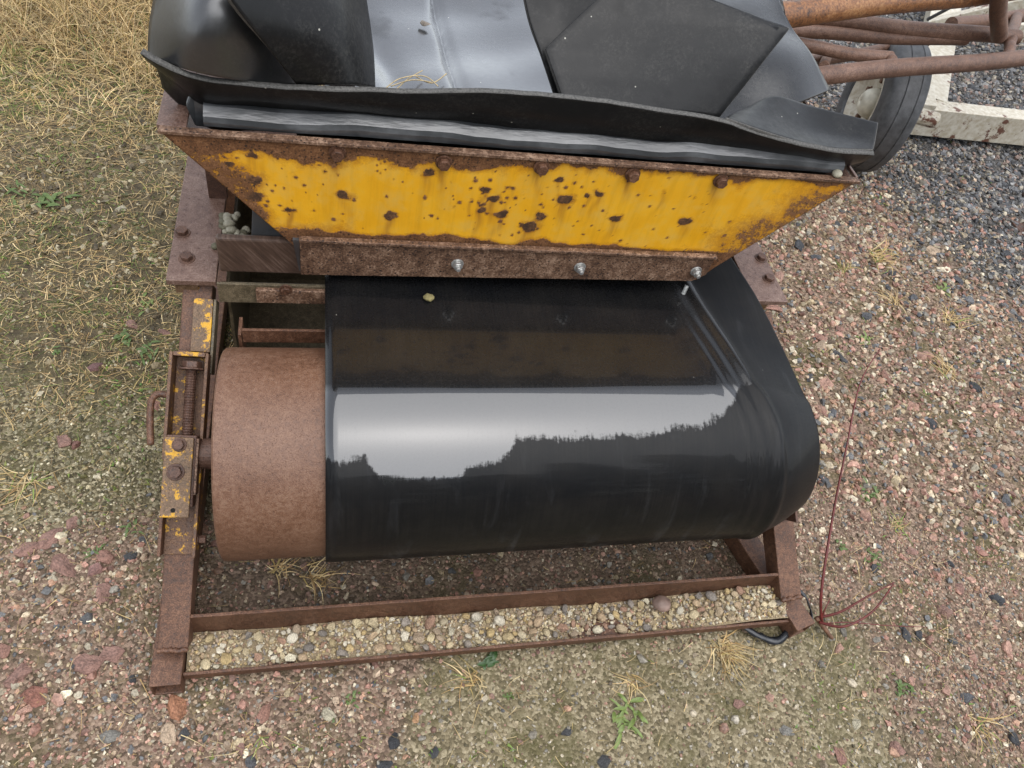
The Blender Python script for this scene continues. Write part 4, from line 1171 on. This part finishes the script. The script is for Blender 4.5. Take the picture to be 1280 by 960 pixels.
STRAWC = np.array([(.40, .29, .13), (.32, .21, .085), (.46, .36, .19), (.22, .14, .06), (.36, .26, .13), (.28, .21, .08)])
def grass():
    n = 215000
    x = rng.uniform(-2.8, .25, n); y = rng.uniform(.95, 5.4, n)
    g = zones(x, y)[0]
    iv, dep = inview(x, y)
    tall = sstep(2.1, 2.9, y + (fbm(x, y, 1.5, 2, 21) - .5) * .7)
    dens = g * (.62 + .38 * tall) * (.3 + 1.0 * fbm(x, y, 5, 2, 31))
    k = iv & (rng.random(n) < dens * 1.1)
    x, y, tall = x[k], y[k], tall[k]; n = len(x)
    L = rng.uniform(.02, .10, n) * (.6 + 1.6 * tall)
    th = rng.uniform(0, 6.28, n) + fbm(x, y, 3, 2, 41) * 4; el = rng.uniform(.02, .75, n) + tall * rng.uniform(0, .8, n)
    T = np.stack([np.cos(th) * np.cos(el), np.sin(th) * np.cos(el), np.sin(el)], 1) * L[:, None]
    B = np.stack([x, y, gh(x, y)], 1)
    c = STRAWC[rng.integers(0, len(STRAWC), n)] * rng.uniform(.4, 1.55, (n, 1)) * (1 + .35 * (1 - tall))[:, None] * (.7 + .6 * fbm(x, y, 3, 3, 61))[:, None]
    c *= (1 + tall * .35)[:, None] * np.array([.90, .90, .92])
    gr = rng.random(n) < (.06 + .32 * sstep(.52, .62, fbm(x, y, 4, 3, 71))) * (1 - tall) + .03
    c[gr] = np.array([.13, .17, .035]) * rng.uniform(.6, 1.4, (gr.sum(), 1))
    o = ribbons('dry_grass', B, T, rng.uniform(.0005, .0012, n) * (1 + .8 * tall), c, L * rng.uniform(.1, .6, n))
    tag(o, 'matted straw coloured dry grass in the upper left', 'grass', kind='stuff')
    # dead stems lying about over the gravel
    n = 26000
    x = rng.uniform(-1.9, 3.2, n); y = rng.uniform(.1, 3.2, n)
    g, p, r, s, d, u = zones(x, y)
    iv, dep = inview(x, y)
    k = iv & (rng.random(n) < (.8 * p + .75 * r + .55 * s + .12 * d + .6 * g) * (1 - .6 * u)) & ~in_machine(x, y)
    x, y = x[k], y[k]; n = len(x)
    L = rng.uniform(.012, .07, n) * rng.random(n) ** .8
    th = rng.uniform(0, 6.28, n)
    T = np.stack([np.cos(th), np.sin(th), rng.uniform(0, .12, n)], 1) * L[:, None]
    B = np.stack([x, y, gh(x, y) + .006], 1)
    c = STRAWC[rng.integers(0, len(STRAWC), n)] * rng.uniform(.5, 1.5, (n, 1))
    o = ribbons('straw_litter', B, T, rng.uniform(.0004, .0009, n), c, 0 * L, seg=3)
    tag(o, 'thin dead straws scattered over the gravel', 'straw', kind='stuff')
    # tiny green sprigs and moss tips
    n = 60000
    x = rng.uniform(-1.9, 3.4, n); y = rng.uniform(.1, 3.4, n)
    g, p, r, s, d, u = zones(x, y)
    iv, dep = inview(x, y)
    patchy = sstep(.52, .68, fbm(x, y, 6, 3, 51))
    k = iv & (rng.random(n) < patchy * (.9 * p + .3 * r + .6 * s + .05 * d + 1.0 * g) * (1 - .7 * u)) & ~in_machine(x, y)
    x, y = x[k], y[k]; n = len(x)
    L = rng.uniform(.006, .016, n)
    th = rng.uniform(0, 6.28, n); el = rng.uniform(.2, 1.2, n)
    T = np.stack([np.cos(th) * np.cos(el), np.sin(th) * np.cos(el), np.sin(el)], 1) * L[:, None]
    B = np.stack([x, y, gh(x, y) + .003], 1)
    c = np.array([.12, .15, .035]) * rng.uniform(.5, 1.5, (n, 1)) * (1 + rng.normal(0, .12, (n, 3)))
    o = ribbons('moss_sprigs', B, T, rng.uniform(.0014, .0034, n), np.clip(c, .01, 1), L * .3, seg=2)
    tag(o, 'low green moss and seedlings between the stones', 'moss', kind='stuff')
grass()

def tuft(p, label, n=34, L=.09, mat=None, lean=(0, 0), green=0.0, flat=.5):
    n = int(n * 1.6)
    B = np.array([p] * n) + np.concatenate([rng.normal(0, .014 * L / .09, (n, 2)), np.zeros((n, 1))], 1)
    B[:, 2] = gh(B[:, 0], B[:, 1])
    th = rng.uniform(0, 6.28) + rng.normal(0, .95, n); el = rng.uniform(.05, 1.3, n) * flat * 1.4; l = rng.uniform(.25, 1, n) * L
    T = np.stack([np.cos(th) * np.cos(el) + lean[0], np.sin(th) * np.cos(el) + lean[1], np.sin(el)], 1) * l[:, None]
    n0 = n
    c = STRAWC[rng.integers(0, len(STRAWC), n)] * rng.uniform(.8, 1.6, (n, 1))
    gr = rng.random(n) < green
    c[gr] = np.array([.17, .22, .05]) * rng.uniform(.7, 1.3, (gr.sum(), 1))
    o = ribbons('grass_tuft', B, T, np.full(n, .0014 * max(1.0, L / .09)), c, l * .45, seg=5)
    V = np.empty(len(o.data.vertices) * 3); o.data.vertices.foreach_get('co', V); V = V.reshape(-1, 3) - np.array(p)
    o.data.vertices.foreach_set('co', V.ravel()); o.location = p
    return tag(o, label, 'grass tuft', 'dry grass tufts in the gravel')
for p, lab, n, L, g in [
    ((0.859, 0.468, 0.000), 'dense dry grass tuft hanging below the right end of the pebble channel', 60, .085, 0),
    ((0.626, 0.414, 0.000), 'sparse splayed straw tuft below the channel, above the green rosette', 14, .08, .05),
    ((0.291, 0.453, 0.000), 'thin brown grass tuft below the middle of the pebble channel', 16, .08, .1),
    ((-0.020, 0.695, 0.000), 'dry grass tuft under the drum where belt edge meets bare steel', 22, .085, 0),
    ((-0.102, 0.722, 0.000), 'pale straw tuft under the bare part of the drum', 18, .07, 0),
    ((1.945, 1.255, 0.000), 'wide straw tuft on the gravel at the right edge', 30, .11, .1),
    ((1.944, 1.787, 0.000), 'tall dry tuft on red gravel right of the hopper', 40, .14, .15),
    ((1.754, 1.711, 0.000), 'yellowish tuft nearest the right rail plate bolts', 26, .10, .2),
    ((2.078, 1.476, 0.000), 'tangled straw tuft among dark stones on the right', 36, .12, .1),
    ((1.891, 1.561, 0.000), 'brown grass tuft between red stones above the long red stem tip', 26, .10, .05),
    ((1.451, 0.729, 0.000), 'small yellow green tuft right of the red stem', 18, .06, .5),
    ((1.413, 0.247, 0.000), 'straw tuft in the bottom right corner', 18, .09, .1),
    ((-0.617, 0.953, 0.000), 'reddish straw tuft at the left edge beside the drum', 22, .10, .1),
    ((-0.125, 0.381, 0.000), 'few dead blades lying in red gravel at bottom left', 12, .07, .1)]:
    tuft(p, lab, n, L, green=g)

def leaf(mb, base, d, L, w, up=.5, droop=.6):
    base = Vector(base); d = Vector((d[0], d[1], 0)).normalized(); s = Vector((-d.y, d.x, 0))
    rows = []
    for i in range(6):
        t = i / 5; ww = w * math.sin(math.pi * (t * .86 + .1)) ** .9
        c = base + d * L * t + Vector((0, 0, L * (up * t - droop * t * t)))
        rows.append([c - s * ww + Vector((0, 0, ww * .35)), c, c + s * ww + Vector((0, 0, ww * .35))])
    mb.grid(rows)
def weed(p, label, n=9, L=.03, w=.004, mat='green_leaf', up=.7):
    root = tag(empty('weed', p), label, 'weed', 'green weeds in the gravel')
    root.location.z = float(gh(p[0], p[1])); WORLD[root.name] = Vector(root.location)
    n = int(n * 1.5)
    for k in range(n):
        mb = MB(); a = random.uniform(0, 6.28) if k % 3 else 2 * math.pi * k / n
        q = random.uniform(.3, 1.0); j = L * .35
        leaf(mb, Vector(root.location) + Vector((random.gauss(0, j), random.gauss(0, j), .003)), (math.cos(a), math.sin(a)), L * .8 * q, w * .7 * random.uniform(.6, 1.2), up * random.uniform(.2, 1.3), random.uniform(.2, .8))
        mb.build('leaf', mat, root, smooth=True)
for p, lab, n, L, w, mt in [
    ((0.602, 0.346, 0.000), 'bright green star shaped rosette at bottom centre', 16, .050, .0062, 'pale_green_leaf'),
    ((0.049, 0.436, 0.000), 'small bright green weed below the left end of the channel', 10, .016, .004, 'green_leaf'),
    ((0.325, 0.485, 0.000), 'dark green weed in the shade under the channel middle', 8, .034, .007, 'dark_green_leaf'),
    ((0.354, 0.415, 0.000), 'tiny green sprout below the channel, left of the rosette', 7, .014, .003, 'green_leaf'),
    ((1.335, 0.646, 0.000), 'feathery green weed right of the red stem base', 12, .03, .005, 'green_leaf'),
    ((1.265, 0.685, 0.000), 'small green weed just right of the red stem', 9, .022, .005, 'green_leaf'),
    ((1.429, 0.830, 0.000), 'leafy green weed beside the belt edge on the right gravel', 12, .035, .006, 'green_leaf'),
    ((1.251, 0.337, 0.000), 'straggly green weed low on the right gravel', 12, .03, .005, 'green_leaf'),
    ((2.137, 1.632, 0.000), 'lone yellow green weed among grey stones on the right', 12, .04, .007, 'pale_green_leaf'),
    ((1.697, 1.404, 0.000), 'small yellow green weed above the long red stem', 9, .035, .006, 'pale_green_leaf'),
    ((2.104, 2.096, 0.000), 'green sprig among dark stones right of the hopper corner', 9, .03, .006, 'green_leaf'),
    ((-0.754, 1.873, 0.000), 'broad green weed in straw at the upper left', 11, .06, .010, 'green_leaf'),
    ((-0.427, 1.314, 0.000), 'green star weed beside the left strut', 10, .035, .006, 'green_leaf'),
    ((-0.487, 1.353, 0.000), 'blue green weed on pale gravel left of the strut', 8, .030, .008, 'green_leaf'),
    ((-0.449, 1.484, 0.000), 'yellow green weed on pale gravel below the left plate', 9, .03, .006, 'pale_green_leaf'),
    ((-0.844, 1.901, 0.000), 'long leaved green weed at the left edge in straw', 9, .055, .006, 'green_leaf'),
    ((-0.630, 1.307, 0.000), 'tiny green sprout on pale gravel at far left', 7, .018, .005, 'green_leaf'),
    ((-0.396, 0.828, 0.000), 'green sprout on red gravel left of the take-up bracket', 9, .022, .004, 'green_leaf'),
    ((-0.464, 0.777, 0.000), 'thin green sprout among red stones at lower left', 7, .02, .003, 'green_leaf')]:
    weed(p, lab, n, L, w, mt)

# red stemmed shoot at the right foot
sh = tag(empty('red_shoot', (1.118, 0.489, 0.000)), 'leafless shoot with thin red stems growing at the right foot', 'plant')
def stem(pts, r0, r1, mat='red_stem'):
    P = catmull(pts, 8); n = len(P)
    MB().tube(P, [r0 + (r1 - r0) * i / (n - 1) for i in range(n)], 7).build('stem', mat, sh, smooth=True)
stem([(1.113, 0.486, 0.010), (1.089, 0.541, 0.090), (1.122, 0.683, 0.200), (1.155, 0.796, 0.290), (1.212, 0.927, 0.360), (1.290, 1.010, 0.390)], .0038, .0012)
stem([(1.097, 0.504, 0.030), (1.137, 0.502, 0.060), (1.195, 0.519, 0.100), (1.253, 0.535, 0.130)], .0036, .0014)
stem([(1.096, 0.493, 0.030), (1.132, 0.469, 0.060), (1.195, 0.486, 0.090), (1.249, 0.531, 0.130)], .0036, .0016)
stem([(1.106, 0.492, 0.020), (1.169, 0.487, 0.030), (1.270, 0.471, 0.030), (1.374, 0.459, 0.030)], .0018, .0007)
stem([(1.103, 0.503, 0.040), (1.105, 0.514, 0.060), (1.120, 0.532, 0.070)], .002, .001)
stem([(1.093, 0.504, 0.030), (1.134, 0.463, 0.000)], .0055, .0045, 'brown_stem')
stem([(1.128, 0.501, 0.040), (1.128, 0.453, 0.020), (1.082, 0.394, 0.005)], .0012, .0007, 'straw')
# black plastic strip under the right foot
pp = catmull([(0.904, 0.508, 0.020), (0.948, 0.480, 0.012), (0.995, 0.468, 0.010), (1.061, 0.514, 0.020), (1.081, 0.505, 0.030), (1.079, 0.553, 0.040), (1.051, 0.570, 0.050)], 6)
st_ = MB().grid([[p + Vector((0, -.009, .003 * math.sin(i * 1.3))), p + Vector((0, 0, .004)), p + Vector((0, .009, .002 * math.sin(i * 2)))] for i, p in enumerate(pp)]).build('plastic_strip', 'plastic_strip', None, smooth=True, solid=.0015)
tag(st_, 'crumpled black plastic strip wound round the right foot', 'plastic strip')
